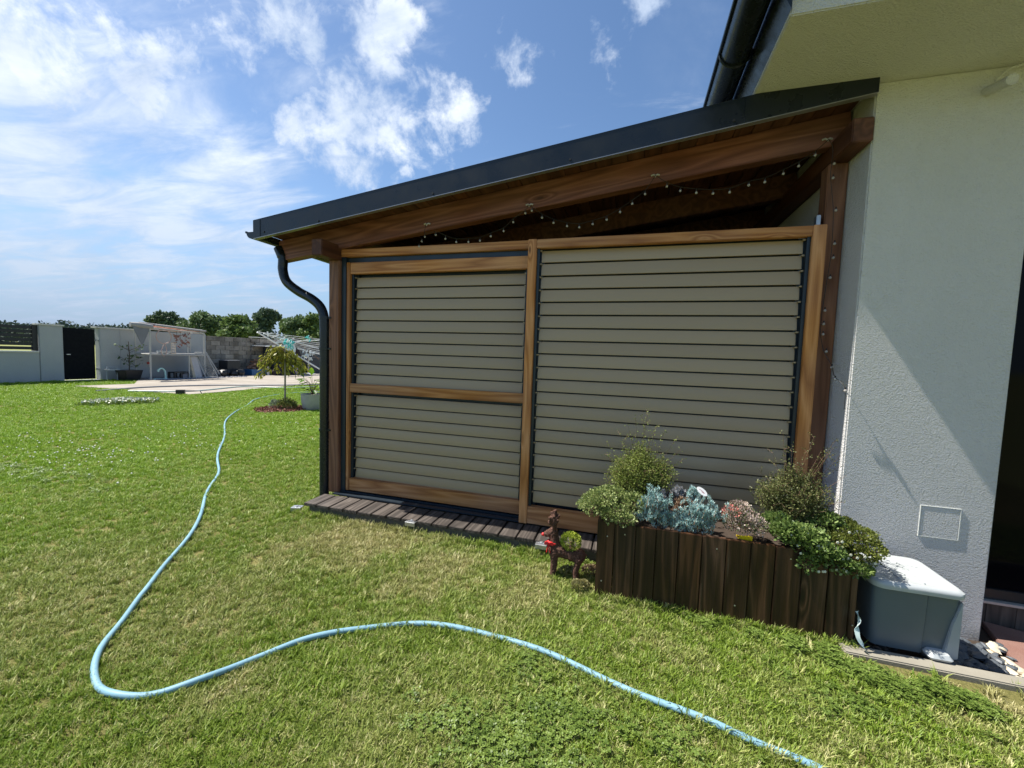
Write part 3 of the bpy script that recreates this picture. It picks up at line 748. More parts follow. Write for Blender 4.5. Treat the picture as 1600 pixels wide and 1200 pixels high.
LF_SHRUB = leafmat('small shrub leaves', (.08, .12, .022), (.20, .25, .05), (.38, .43, .13), .4, .5, 14)
LF_SHRUB2 = leafmat('olive shrub leaves', (.055, .07, .024), (.13, .15, .045), (.25, .26, .10), .35, .5, 14)
TWIG = plain('thin brown twig', (.16, .095, .055), .8, 0, .2, 40)
def shrub(label, c, w, h, mat, seed, n=150, tops=(), lf=.0115, grp='small leaved shrubs in the planter'):
    """fine twiggy bush: many arching stems, each carrying rows of tiny leaves"""
    random.seed(seed); t = thing('shrub', label, 'shrub', c, 0, grp); b = MB(); pts = []; dr = []
    for k in range(n):
        a = random.uniform(0, 6.283); lean = random.random()**.7; L = h*random.uniform(.55, 1.)*(1-.28*lean)
        tall = k < len(tops)
        if tall: ex, ez = tops[k]; end = Vector((ex, random.uniform(-.04, .04), ez))
        else: end = Vector((math.cos(a)*w*.5*lean*random.uniform(.8, 1.1), math.sin(a)*w*.27*lean, L))
        mid = Vector((end.x*.35+random.uniform(-.02, .02), end.y*.35, end.z*.55))
        P = spline([(random.uniform(-.02, .02), random.uniform(-.02, .02), 0), mid, end], 6)
        b.tube(P, [.0022*(1-.7*i/len(P)) for i in range(len(P))], 3)
        for i in range(3, len(P)):
            p = P[i]; m_ = 11 if not tall else (3 if i > 8 else 8)
            for q in range(m_):
                off = Vector((random.gauss(0, 1), random.gauss(0, 1), random.gauss(0, 1)))*(.016 if not tall or i < 9 else .007)
                p2 = p+off; pts.append(p2); dr.append(off.normalized()+Vector((0, 0, .5)))
            if random.random() < .5:      # side twig
                e = p+Vector((random.uniform(-1, 1), random.uniform(-1, 1), random.uniform(.2, 1))).normalized()*random.uniform(.025, .06)
                b.tube([p, e], [.001, .0006], 3, cap=False)
                for q in range(6):
                    p2 = p.lerp(e, (q+1)/6)+Vector((random.gauss(0, .004), random.gauss(0, .004), random.gauss(0, .004))); pts.append(p2); dr.append(Vector((random.gauss(0, 1), random.gauss(0, 1), .6)))
    b.build('twigs', TWIG, t)
    leaves('foliage', np.array([tuple(p) for p in pts]), lf, lf*.6, mat, t, np.array([tuple(d.normalized()) for d in dr]), .8)
    return t
zs = PZ-.05
s1 = at_y(992, 800, 2.72); s2 = at_y(1233, 830, 2.76)
shrub('fine twiggy green shrub standing at the left end of the planter box', (s1.x+.03, 2.81, zs), .42, .52, LF_SHRUB, 3, 420,
      [(-.10, .62), (-.15, .56), (.0, .66), (.02, .70), (.07, .62), (.19, .54), (.23, .50), (-.21, .47), (-.05, .64), (.12, .58), (-.24, .42), (.04, .60), (.26, .44), (-.12, .52)])
shrub('twiggy olive shrub at the right end of the planter box before the timber post', (s2.x, 2.76, zs), .41, .46, LF_SHRUB2, 4, 360,
      [(-.08, .66), (-.03, .60), (.12, .58), (.18, .60), (.23, .55), (.16, .53), (-.13, .54), (.25, .45), (.23, .48), (-.05, .58), (-.20, .44), (.05, .55), (.20, .62), (.10, .64)])

def mound(name, label, cat, blobs_, mat, L, Wd, n, seed, up=.6, stems=True, spread=.9, grp=None, rounded=False, mi=None):
    """low cushion: leaves on the surface of several overlapping lobes, with short stems below"""
    global rng
    rng = np.random.default_rng(seed); random.seed(seed)
    c0 = Vector(blobs_[0][:3]); t = thing(name, label, cat, (c0.x, c0.y, zs), 0, grp); pts = []; dr = []
    tot = sum(q[3]*q[4]+q[3]*q[5] for q in blobs_)
    b = MB()
    for (x, y, z, rx, ry, rz) in blobs_:
        k = int(n*(rx*ry+rx*rz)/tot); d = rdirs(k); d[:, 2] = np.abs(d[:, 2])*np.where(rng.random(k) < .8, 1, -1)
        clump = 1+.13*np.sin(d[:, 0]*9+x*40)*np.sin(d[:, 1]*8+y*30)*np.cos(d[:, 2]*7)
        rr = rng.uniform(.55, 1.05, k)**.6*clump
        p = np.array([x, y, z])+d*np.array([rx, ry, rz])*rr[:, None]; pts.append(p); dr.append(d*np.array([1, 1, 1])+np.array([0, 0, up]))
        if stems:
            for q in range(22):
                dd = d[q]; e = Vector((x+dd[0]*rx*.85, y+dd[1]*ry*.85, z+dd[2]*rz*.8)); b.tube([Vector((x+random.uniform(-.3, .3)*rx, y, max(z-rz*.6, zs-.02 if z > zs else z-rz))), e], [.002, .001], 3, cap=False)
    pts = np.concatenate(pts)-np.array([c0.x, c0.y, zs]); dr = np.concatenate(dr)
    if stems: o = b.build('stems', TWIG, t); o.location = (-c0.x, -c0.y, -zs)
    leaves('foliage', pts, L, Wd, mat, t, dr, spread, rounded=rounded)
    return t
LF_SPIR = leafmat('pale green small leaves', (.08, .12, .03), (.24, .30, .09), (.50, .55, .25), .3, .5, 16)
def B(px, py, y, rx, ry, rz): p = at_y(px, py, y); return (p.x, p.y, p.z, rx, ry, rz)
mound('spreading_plant', 'pale green small leaved plant spilling over the left corner of the planter box', 'plant',
      [B(940, 780, 2.62, .11, .11, .06), B(925, 790, 2.60, .09, .10, .05), B(960, 800, 2.58, .10, .09, .05), B(990, 785, 2.66, .08, .1, .06), B(955, 772, 2.70, .11, .10, .045), B(975, 812, 2.55, .07, .05, .04), B(950, 806, 2.55, .04, .04, .05)],
      LF_SPIR, .015, .010, 6500, 31, .5)
LF_BLUE = leafmat('blue silver needles', (.20, .34, .33), (.38, .58, .57), (.62, .80, .78), .25, .5, 20)
LF_BLUE2 = leafmat('lilac grey leaves', (.16, .16, .18), (.34, .36, .38), (.6, .6, .62), .2, .5, 20)
def spiky(label, stems, mat, seed, n_per=46, L=.018, W_=.0035, grp='blue succulent clumps in the planter'):
    """upright fleshy shoots covered with short narrow leaves"""
    random.seed(seed); global rng; rng = np.random.default_rng(seed)
    c = stems[0]; t = thing('succulent', label, 'plant', (c[0], c[1], zs), 0, grp); b = MB(); pts = []; dr = []
    for (x, y, z) in stems:
        e = Vector((x, y, z)); ln = random.uniform(.035, .065); base = e-Vector((random.uniform(-.6, .6), random.uniform(-.5, .3), random.uniform(.5, 1))).normalized()*ln; base.z = max(base.z, zs-.01); mid = base.lerp(e, .5)
        P = spline([base, mid, e], 5); b.tube(P, .0025, 4)
        for k in range(n_per):
            u = random.random()**.8; p = base.lerp(e, u); th_ = random.uniform(0, 6.28); r_ = Vector((math.cos(th_), math.sin(th_), .7)); pts.append(tuple(p+r_*.002)); dr.append(tuple(r_.normalized()+(e-base).normalized()*.6))
    pts = np.array(pts)-np.array([c[0], c[1], zs])
    o = b.build('stems', TWIG, t); o.location = (-c[0], -c[1], -zs)
    leaves('foliage', pts, L, W_, mat, t, np.array(dr), .35)
    return t
def stems(rng_px, y0, y1, n, seed):
    random.seed(seed); out = []
    for k in range(n):
        a = random.choice(rng_px); px = random.gauss(a[0], a[2]); py = random.gauss(a[1], a[3]); y = random.uniform(y0, y1); p = at_y(px, py, y); out.append((p.x, y, max(p.z, zs+.02)))
    return out
spiky('pale blue needle leaved clump beside the left shrub', stems([(1012, 800, 10, 8), (1030, 800, 10, 9), (1020, 778, 7, 10), (1042, 806, 10, 6), (1030, 785, 12, 8)], 2.57, 2.62, 150, 5), LF_BLUE, 6)
spiky('pale blue needle leaved clump spilling to the planter edge below the white disc', stems([(1090, 808, 16, 8), (1075, 818, 12, 6), (1108, 798, 11, 8), (1100, 812, 14, 7), (1085, 798, 10, 8)], 2.57, 2.62, 190, 8), LF_BLUE, 9)
spiky('lone tall blue shoots holding the white oval disc in the planter', stems([(1083, 765, 3, 5), (1077, 775, 5, 6), (1088, 770, 3, 4)], 2.68, 2.74, 18, 10), LF_BLUE, 11, 90, .016)
spiky('greyish lilac shoots between the two blue clumps in the planter', stems([(1043, 768, 7, 6), (1062, 770, 5, 5), (1055, 790, 8, 6)], 2.70, 2.80, 50, 12), LF_BLUE2, 13, 80, .015, .0045)
spiky('reddish brown withered shoots in the middle of the planter', stems([(1062, 790, 6, 8), (1072, 782, 5, 6), (1065, 800, 9, 4)], 2.62, 2.74, 60, 14), leafmat('withered leaves', (.10, .045, .03), (.22, .13, .08), (.35, .26, .16), .15, .6, 20), 15, 60, .016, .004)
LF_PINK = leafmat('pink white variegated leaves', (.24, .16, .12), (.52, .42, .36), (.85, .76, .70), .25, .5, 16, tint=((.09, .13, .04), .70))
LF_PINKR = leafmat('pink red leaves', (.40, .10, .09), (.62, .22, .18), (.8, .42, .36), .25, .5, 16)
pk = mound('pink_plant', 'pink and cream cushion plant right of the blue clumps in the planter', 'plant',
      [B(1160, 812, 2.64, .10, .09, .07), B(1145, 815, 2.62, .06, .07, .055), B(1180, 822, 2.62, .07, .07, .05), B(1155, 795, 2.70, .07, .06, .045)], LF_PINK, .012, .008, 3400, 33, .8, rounded=True)
c0 = B(1142, 803, 2.60, .045, .05, .045); dd = rdirs(90); dd[:, 2] = np.abs(dd[:, 2])
o = leaves('red_leaves', (np.array(c0[:3])+dd*np.array(c0[3:]))-np.array(pk.location), .013, .008, LF_PINKR, pk, dd+np.array([0, 0, .6]), .6, rounded=True)
LF_IVY = leafmat('fresh green trailing leaves', (.05, .09, .022), (.13, .20, .045), (.28, .36, .12), .3, .42, 14)
LF_IVY2 = leafmat('olive green trailing leaves', (.05, .07, .012), (.12, .15, .025), (.25, .27, .06), .3, .5, 14)
iv = mound('trailing_plant', 'fresh green plant with tiny white flowers hanging over the planter edge', 'plant',
      [B(1250, 835, 2.60, .13, .10, .05), B(1225, 830, 2.60, .08, .09, .05), B(1270, 855, 2.56, .10, .08, .06), B(1262, 880, 2.535, .045, .03, .05), B(1290, 865, 2.55, .09, .06, .06), B(1310, 880, 2.55, .08, .06, .045), B(1335, 888, 2.56, .08, .06, .035), B(1285, 815, 2.72, .10, .08, .06), B(1215, 812, 2.68, .07, .07, .04)],
      LF_IVY, .019, .013, 6000, 35, .5, rounded=True)
iv2 = mound('trailing_plant', 'olive green plant at the right end of the planter, reaching over the white lid', 'plant',
      [B(1330, 835, 2.68, .12, .12, .05), B(1350, 855, 2.62, .09, .11, .045), B(1310, 820, 2.78, .10, .08, .05), B(1345, 870, 2.60, .08, .07, .04), B(1300, 845, 2.62, .08, .08, .05)],
      LF_IVY2, .013, .009, 6500, 36, .4)
random.seed(77); fl = MB()
WF = plain('white petals', (.66, .66, .52), .5, 0, .04)
for k in range(34):
    px, py = random.gauss(1300, 32), random.gauss(866, 22); p = at_y(px, min(max(py, 815), 893), 2.515+random.uniform(-.01, .03))
    for q in range(5):
        a = q*1.257; fl.ball(p+Vector((math.cos(a)*.004, -.002, math.sin(a)*.004)), (.0038, .002, .0038), 5)
o = fl.build('blossoms', WF, iv); o.location = -iv.location
# white oval disc on a wire, yellow label at the front edge
p = at_y(1097, 768, 2.66)
t = thing('plant_marker', 'white oval disc with a dark red print leaning among the blue shoots', 'plant label', (p.x, p.y, zs), 0)
mt, N = newmat('printed disc'); o3 = N.obj(); v = N.n('ShaderNodeSeparateXYZ', ins={0: o3})
rr_ = N.math('ADD', N.math('POWER', N.math('DIVIDE', v.outputs[0], .024), 2.0), N.math('POWER', N.math('DIVIDE', v.outputs[1], .009), 2.0))
mk = N.math('MULTIPLY', N.mr(rr_, .8, .7), N.mr(N.noise(o3, 120, 2), .47, .5))
finish(N, N.mix(mk, (.82, .80, .78), (.28, .05, .06)), .4)
o = MB().lathe([(.036, -.0015), (.036, .0015)], n=28).build('disc', mt, t); o.scale = (1, .50, 1); o.location = (0, 0, p.z-zs); o.rotation_euler = Euler((R(62), R(38), R(-8)), 'XYZ')
MB().tube([(-.02, .01, 0), (-.012, .004, (p.z-zs)*.6), (-.005, .002, p.z-zs)], .0015, 5).build('wire', STEEL, t)
p = at_y(1166, 838, PYF+.06)
t = thing('yellow_label', 'small bright yellow plastic scoop lying on the front edge of the planter', 'scoop', (p.x, p.y, PZ-.01), 0)
MB().prism([(-.045, -.004), (-.030, .016), (.020, .022), (.034, .018), (.032, -.008)], 'y', -.004, .0).prism([(-.044, -.004), (.032, -.008), (.034, -.005), (-.040, -.001)], 'y', .0, .05).build('scoop_body', YEL, t, bevel=.002, seg=1)

# ---- reindeer figure of brown twine
dx = at_y(865, 905, 2.72)
t = thing('reindeer_figure', 'brown twine reindeer figure with a red nose and red bow, standing by the planter', 'garden figure', (dx.x, 2.72, 0), 0)
def dp_(px, py, dy=0): p = at_y(px, py, 2.72+dy); return Vector((p.x-dx.x, dy, p.z))
b = MB()
chest = dp_(867, 858); rump = dp_(905, 868); neck = dp_(866, 840); head = dp_(864, 831); nose = dp_(851, 835)
b.tube(spline([chest+Vector((-.005, 0, .01)), (chest+rump)/2+Vector((0, 0, -.006)), rump], 6), [.047]*4+[.041]*4+[.046]*5, 12)
b.ball(chest, (.048, .044, .056), 12); b.ball(rump, (.046, .042, .050), 12)
b.tube([chest+Vector((0, 0, .02)), neck, head], [.042, .033, .030], 12)
b.ball(head, (.035, .030, .033), 12); b.tube([head, (head+nose)/2, nose], [.031, .026, .018], 10)
for s_ in (-1, 1):
    b.tube([chest+Vector((-.003, s_*.022, -.01)), dp_(866, 878, s_*.024), dp_(864, 893, s_*.026), Vector((dp_(863, 903, s_*.026).x, s_*.026, -.01))], [.031, .024, .020, .022], 10)
    b.tube([rump+Vector((.0, s_*.022, -.01)), dp_(903, 880, s_*.024), dp_(899, 893, s_*.026), Vector((dp_(900, 903, s_*.026).x, s_*.026, -.01))], [.034, .024, .020, .022], 10)
    ab = head+Vector((.008, s_*.014, .02)); at_ = dp_(866+s_*1, 800+(-3 if s_ > 0 else 6), s_*.04)
    b.tube(spline([ab, ab.lerp(at_, .5)+Vector((.008, s_*.01, 0)), at_], 5), .0135, 8)
    for u, dxx in ((.35, -.028), (.62, -.022), (.5, .024)):
        q = ab.lerp(at_, u); b.tube([q, q+Vector((dxx, s_*.012, .016)), q+Vector((dxx*1.1, s_*.012, .032))], .012, 6)
    b.tube([head+Vector((.012, s_*.016, .012)), head+Vector((.028, s_*.034, .016))], [.011, .006], 6)
b.tube([rump+Vector((.03, 0, .01)), rump+Vector((.052, 0, .012))], [.012, .008], 8)
mt, N = newmat('brown twine wrap'); o3 = N.obj()
wv = N.noise(N.mapping(o3, (1, 1, 3.)), 90, 4, .7, 1.2); c = N.ramp(wv, (.3, (.030, .014, .010)), (.5, (.11, .055, .038)), (.72, (.27, .16, .12)))
finish(N, c, .9, 0, N.bump(wv, 1., .01), .2); TWINE = mt
o = b.build('body', TWINE, t, smooth=True); md = o.modifiers.new('weld', 'REMESH'); md.mode = 'VOXEL'; md.voxel_size = .0045; md.use_smooth_shade = True
tx = bpy.data.textures.new('twine lumps', 'CLOUDS'); tx.noise_scale = .012; md = o.modifiers.new('lumps', 'DISPLACE'); md.texture = tx; md.strength = .009
# loose twine strands over the body
b = MB()
for k in range(46):
    u = random.random(); c_ = chest.lerp(rump, u) if k % 2 else neck.lerp(head, u); a0 = random.uniform(0, 6.28); rr_ = .041 if k % 2 else .029; tilt = random.uniform(-.03, .03)
    ax = (rump-chest).normalized() if k % 2 else (head-neck).normalized(); e1 = ax.orthogonal().normalized(); e2 = ax.cross(e1)
    b.tube([c_+(e1*math.cos(a0+q*.35)+e2*math.sin(a0+q*.35))*rr_+ax*tilt*q*.1 for q in range(9)], .0018, 4)
b.build('twine_strands', TWINE, t)
MB().ball(nose+Vector((-.010, 0, 0)), .0125, 10).build('nose', RED, t, smooth=True)
b = MB(); bw_ = dp_(864, 846); rb = .036
b.tube([bw_+Vector((math.cos(a)*rb, math.sin(a)*rb, .003*math.sin(a*2))) for a in [q*.524 for q in range(13)]], .009, 6, flat=1.)
for s_ in (-1, 1):
    b.tube(spline([bw_+Vector((-.02, -.034, 0)), bw_+Vector((-.02+s_*.020, -.046, .014)), bw_+Vector((-.02+s_*.028, -.042, -.004)), bw_+Vector((-.02, -.036, -.002))], 4), [.008]*13, 6, flat=.4)
    b.tube([bw_+Vector((-.02, -.038, 0)), bw_+Vector((-.02+s_*.006-.004, -.044, -.03)), bw_+Vector((-.022+s_*.012, -.042, -.06))], [.007, .008, .009], 5, flat=.4)
b.build('ribbon_bow', RED, t)
BOXW = leafmat('bright box leaves', (.12, .17, .012), (.30, .38, .04), (.55, .60, .12), .3, .45, 30)
c_ = dp_(892, 846, .01); k = 1500; dd = rdirs(k)
bt = thing('box_ball', 'small bright green ball plant growing out of the reindeer figure back', 'plant', (dx.x+c_.x, 2.72+c_.y, c_.z), 0)
leaves('foliage', dd*np.array([.068, .06, .060])*rng.uniform(.6, 1.06, k)[:, None]**.5, .012, .007, BOXW, bt, dd+np.array([0, 0, .4]), .6, rounded=True)
MB().tube([(0, 0, -.06), (0, 0, 0)], .006, 6).build('stem', TWIG, bt)
# low stonecrop cushions by the figure
STC = leafmat('stonecrop rosettes', (.10, .09, .03), (.26, .24, .09), (.48, .44, .24), .2, .5, 30)
zs_keep = zs; zs = 0.0
for (px, py, r_, lab, mt_) in ((886, 890, .055, 'low yellow green stonecrop cushion under the reindeer figure belly', STC), (922, 888, .06, 'straw coloured dry stonecrop cushion between reindeer figure and planter', leafmat('dry stonecrop', (.12, .08, .04), (.30, .22, .12), (.52, .44, .30), .2, .6, 30)),
                               (905, 912, .05, 'pale stonecrop cushion in the grass in front of the reindeer figure', STC)):
    p = at_z(px, py+8, 0)
    mound('stonecrop', lab, 'plant', [(p.x, min(p.y, 2.95), .02, r_, r_*.8, .035), (p.x+.03, min(p.y, 2.95)+.02, .02, r_*.7, r_*.6, .03)], mt_, .011, .008, 800, int(px), .8, False, .7, 'stonecrop cushions by the figure', True)
zs = zs_keep

# ---- pedal bin / litter box
bx0, bx1, by0, by1, bh = 1.315, 1.690, 2.562, 2.93, .352
t = thing('storage_bin', 'slate grey plastic bin with white lid and white foot pedal, against the white wall', 'bin', ((bx0+bx1)/2, 2.56, 0), 0)
def rrect(x0, x1, y0, y1, r, n=5):
    out = []
    for cx_, cy_, a0 in ((x1-r[0], y0+r[0], -90), (x1-r[1], y1-r[1], 0), (x0+r[2], y1-r[2], 90), (x0+r[3], y0+r[3], 180)):
        rr__ = {(-90): r[0], 0: r[1], 90: r[2], 180: r[3]}[a0]
        for i in range(n+1): a = R(a0+90*i/n); out.append((cx_+rr__*math.cos(a), cy_+rr__*math.sin(a)))
    return out
def loft(b, secs):
    n = len(secs[0][0]); vs = []; fs = []
    for poly, z in secs: vs += [(x, y, z) for x, y in poly]
    for i in range(len(secs)-1):
        for k in range(n): fs.append((i*n+k, i*n+(k+1) % n, (i+1)*n+(k+1) % n, (i+1)*n+k))
    fs += [tuple(range(n))[::-1], tuple((len(secs)-1)*n+k for k in range(n))]; b.add(vs, fs)
def tap(k, r=(.025, .03, .05, .05), x1=None): return rrect(bx0+k, (x1 or bx1)-k, by0+k, by1-k, r)
bxm = 1.545
b = MB(); loft(b, [(rrect(bx0+.010, bxm, by0+.012, by1-.01, (.004, .004, .05, .035)), .012), (rrect(bx0+.004, bxm, by0+.002, by1, (.004, .004, .05, .035)), .20), (rrect(bx0, bxm, by0-.002, by1, (.004, .004, .05, .035)), bh)])
o = b.build('body', GREYP, t, smooth=True); o.location = -t.location
b = MB(); loft(b, [(rrect(bxm+.003, bx1-.035, by0+.022, by1-.01, (.012, .03, .004, .004)), .012), (rrect(bxm+.003, bx1-.018, by0+.012, by1, (.012, .03, .004, .004)), .20), (rrect(bxm+.003, bx1-.004, by0+.006, by1, (.012, .03, .004, .004)), bh)])
o = b.build('side_compartment', GREYP, t, smooth=True); o.location = -t.location
b = MB(); b.prism([(bx1-.058, .008), (bx1-.030, .006), (bx1+.004, .02), (bx1+.003, bh-.03), (bx1-.004, bh-.03), (bx1-.034, .20)], 'y', by0+.0, by0+.05)
o = b.build('corner_pillar', GREYP2, t, bevel=.004); o.location = -t.location
o = MB().box(bx1-.001, bx1+.006, by0+.05, by1-.02, .02, bh-.02).build('side_panel', GREYP2, t, bevel=.003); o.location = -t.location
b = MB(); loft(b, [(rrect(bx0-.008, bx1+.008, by0-.014, by1+.006, (.035, .05, .06, .055)), bh-.012), (rrect(bx0-.012, bx1+.012, by0-.018, by1+.01, (.038, .05, .06, .058)), bh+.006), (rrect(bx0-.010, bx1+.010, by0-.016, by1+.008, (.038, .05, .06, .058)), bh+.018), (rrect(bx0+.004, bx1-.004, by0-.004, by1-.006, (.04, .05, .06, .055)), bh+.030), (rrect(bx0+.02, bx1-.02, by0+.012, by1-.022, (.03, .04, .05, .05)), bh+.030), (rrect(bx0+.03, bx1-.03, by0+.024, by1-.034, (.03, .04, .05, .045)), bh+.024)])
o = b.build('lid', WHITEP, t, smooth=True); o.location = -t.location
o = MB().box(bxm-.004, bxm+.004, by0+.03, by1-.05, bh+.022, bh+.031).box(bx0+.13, bx0+.138, by0+.06, by1-.08, bh+.022, bh+.029).build('lid_rib', WHITEP, t, bevel=.002); o.location = -t.location
b = MB(); loft(b, [(rrect(bxm+.012, bxm+.105, by0-.040, by0+.03, (.015,)*4), .018), (rrect(bxm+.006, bxm+.110, by0-.046, by0+.03, (.018,)*4), .030), (rrect(bxm+.018, bxm+.098, by0-.034, by0+.02, (.014,)*4), .048)])
o = b.build('foot_pedal', WHITEP, t, smooth=True); o.location = -t.location
# pale strap hanging between planter and bin
t = thing('plastic_strap', 'pale crumpled plastic strap hanging down between planter box and grey bin', 'strap', (1.27, 2.53, 0), 0)
P = [at_y(px, py, 2.50-.006*i) for i, (px, py) in enumerate([(1339, 955), (1343, 968), (1339, 982), (1341, 996), (1349, 1010), (1357, 1022), (1363, 1032)])]
P[-1].z = .004; vs = []; fs = []
Ps = spline(P, 5)
for i, p in enumerate(Ps):
    a = .5+1.3*math.sin(i*.33); w = .011; off = Vector((math.cos(a)*w, math.sin(a)*w, 0)); vs += [p-off, p+off, p+off+Vector((0, .0015, 0)), p-off+Vector((0, .0015, 0))]
for i in range(len(Ps)-1):
    for k in range(4): fs.append((i*4+k, i*4+(k+1) % 4, i*4+4+(k+1) % 4, i*4+4+k))
o = MB().add(vs, fs).build('strap', plain('pale strap plastic', (.50, .62, .62), .35), t, smooth=True); o.location = -t.location

# ---- string lights
CORD = plain('dark cord', (.02, .018, .016), .6)
mt, N = newmat('clear bulb'); N.n('ShaderNodeOutputMaterial', ins={0: N.n('ShaderNodeMixShader', ins={0: .35, 1: N.n('ShaderNodeBsdfPrincipled', ins={'Base Color': (.5, .47, .44), 'Roughness': .15}).outputs[0], 2: N.n('ShaderNodeBsdfTransparent').outputs[0]}).outputs[0]}); BULB = mt
t = thing('string_light', 'string of small clear bulbs looped along the front beam and down the right post', 'string lights', (0, 3.25, 2.6), 0)
hooks = [(667, 352), (827, 322), (1024, 276), (1293, 220)]
HK = [at_y(px, py, 3.275) for px, py in hooks]
bulbs = [[(664, 369), (681, 366), (696, 372), (713, 377), (732, 377), (750, 375), (767, 368), (787, 360), (802, 346), (821, 332)],
         [(831, 328), (847, 339), (865, 347), (886, 352), (905, 354), (926, 349), (948, 342), (969, 330), (988, 317), (1008, 302)],
         [(1042, 290), (1063, 297), (1088, 300), (1114, 301), (1140, 299), (1170, 288), (1195, 283), (1224, 270), (1248, 258), (1274, 241)]]
cordm = MB(); bp_ = None; sp_ = None
def bulb_at(p):
    global bp_, sp_
    s_ = MB().tube([(0, 0, .016), (0, 0, .004)], .0045, 6)
    o1 = MB().ball((0, 0, -.006), .0095, 10).build('bulb', BULB, t, smooth=True) if bp_ is None else clone(bp_, t)
    o2 = s_.build('socket', CORD, t) if sp_ is None else clone(sp_, t)
    bp_ = bp_ or o1; sp_ = sp_ or o2; o1.location = p-t.location; o2.parent = o1; o2.location = (0, 0, 0)
for k, seg in enumerate(bulbs):
    Pq = [HK[k]+Vector((0, -.02, 0))]
    for (px, py) in seg:
        p = at_y(px, py, 3.245); bulb_at(p); Pq.append(p+Vector((0, 0, .022)))
    Pq.append(HK[k+1]+Vector((0, -.02, 0)))
    cordm.tube(spline(Pq, 4), .0022, 4)
for px, py in ((655, 384), (659, 376)): bulb_at(at_y(px, py, 3.26))
vert = [(1294, 232), (1293, 256), (1291, 278), (1302, 328), (1300, 380), (1298, 402), (1293, 433), (1285, 484), (1283, 505), (1282, 521), (1287, 548)]
Pq = [HK[3]+Vector((0, -.02, 0))]
for px, py in vert:
    p = at_y(px, py, 3.265); p.x = min(max(p.x, 1.22), 1.31); bulb_at(p+Vector((.012, -.008, 0))); Pq.append(p)
for (px, py, y) in ((1299, 570, 3.20), (1304, 588, 3.10), (1320, 606, 3.03)):
    p = at_y(px, py, y); Pq.append(p); bulb_at(p+Vector((0, -.01, -.012)))
Pq.append(at_y(1319, 640, 3.03))
cordm.tube(spline(Pq, 4), .0024, 4)
o = cordm.build('cord', CORD, t); o.location = -t.location
hk = None
mt, N = newmat('clear plastic hook'); finish(N, (.45, .42, .40), .15); HOOKM = mt
for h in HK:
    o = MB().tube([(-.03, 0, .012), (-.012, -.006, .016), (0, -.008, .006), (.012, -.006, .016), (.03, 0, .012)], .007, 6).tube([(0, 0, .012), (0, -.016, -.004), (0, -.020, .006)], .005, 6).build('clear_hook', HOOKM, t, smooth=True) if hk is None else clone(hk, t)
    hk = hk or o; o.location = h+Vector((0, .008, 0))-t.location
# extra cord shadows on the wall come from a loose cable strung from the gutter to the pier
# ---- garden hose
mt, N = newmat('pale blue woven hose'); o3 = N.pos(); wv = N.noise(o3, 420, 3, .6); bg = N.noise(o3, 7, 5, .65)
c = N.mix(N.mr(bg, .3, .7), (.135, .265, .34), (.20, .36, .45)); c = N.mix(N.mr(wv, .45, .6, 0, .3), c, (.30, .47, .54)); c = N.mix(N.mr(N.noise(o3, 26, 5, .7), .58, .72, 0, .22), c, (.12, .17, .16))
finish(N, c, .5, 0, N.bump(wv, .35, .001), .3); HOSE = mt
hp_ = [(1300, 1215), (1240, 1187), (1180, 1160), (1100, 1126), (1000, 1085), (900, 1038), (830, 1009), (770, 989), (700, 975), (630, 970), (560, 977), (480, 993), (410, 1017), (340, 1047), (270, 1071), (215, 1082), (175, 1080), (152, 1064), (148, 1035), (163, 1000), (195, 960), (225, 922), (258, 880), (300, 832), (318, 790), (332, 755), (341, 725), (348, 690), (351, 660), (366, 645), (385, 632), (402, 624), (425, 618), (455, 614), (500, 612)]
pts = [at_z(px, py, .012) for px, py in hp_]
for p in pts: p.z = lawn_h(p.x, p.y)+.021
pp = spline(pts, 8)
for i, p in enumerate(pp):
    r_ = math.hypot(p.x, p.y)
    if r_ > 3.2: p.x += .012*math.sin(i*.5)*min(1, (r_-3)/3); p.y += .03*math.cos(i*.37)*min(1, (r_-3)/3)
    p.z += .005*math.sin(i*.31)
o = MB().tube(pp, .0145, 12).build('garden_hose', HOSE, smooth=True)
tagp(o, 'pale blue garden hose curving across the lawn towards the patio', 'hose')

# ================================================================== THINGS FURTHER BACK
def M0(p, z=0.): return Vector((p.x, p.y, z))
# young weeping tree, mulch ring, concrete pot
p = at_z(440, 640, 0); mulch = thing('mulch_ring', 'round bed of reddish bark chips around the young yellow tree', 'mulch', (p.x, p.y, 0), 0)
mc = M0(p); V = []
MB().lathe([(.56, -.02), (.53, .012), (.3, .03), (.05, .035)], n=22).build('bark_bed', plain('bark chips base', (.10, .045, .03), .95, 0, .4, 30, .8), mulch)
k = 2600; a = rng.uniform(0, 6.283, k); rr_ = np.sqrt(rng.random(k))*.60; pts = np.stack([np.cos(a)*rr_, np.sin(a)*rr_, rng.uniform(.01, .045, k)], 1)
o = leaves('bark_chips', pts, .045, .022, leafmat('bark chips', (.08, .03, .02), (.20, .08, .05), (.38, .20, .14), 0, .9, 5), mulch, None, 1); o['kind'] = 'stuff'
yt = thing('young_tree', 'young staked tree with drooping yellow green leaves in the bark bed', 'tree', (mc.x-.15, mc.y+.25, 0), 0)
tp = at_y(443, 545, yt.location.y); Ht = tp.z
MB().tube([(0, 0, -.02), (.01, 0, .8), (0, 0, 1.35), (.02, 0, Ht)], [.024, .02, .018, .008], 8).build('trunk', plain('young bark', (.28, .24, .19), .8), yt, smooth=True)
b = MB(); pts = []; dr = []
random.seed(9)
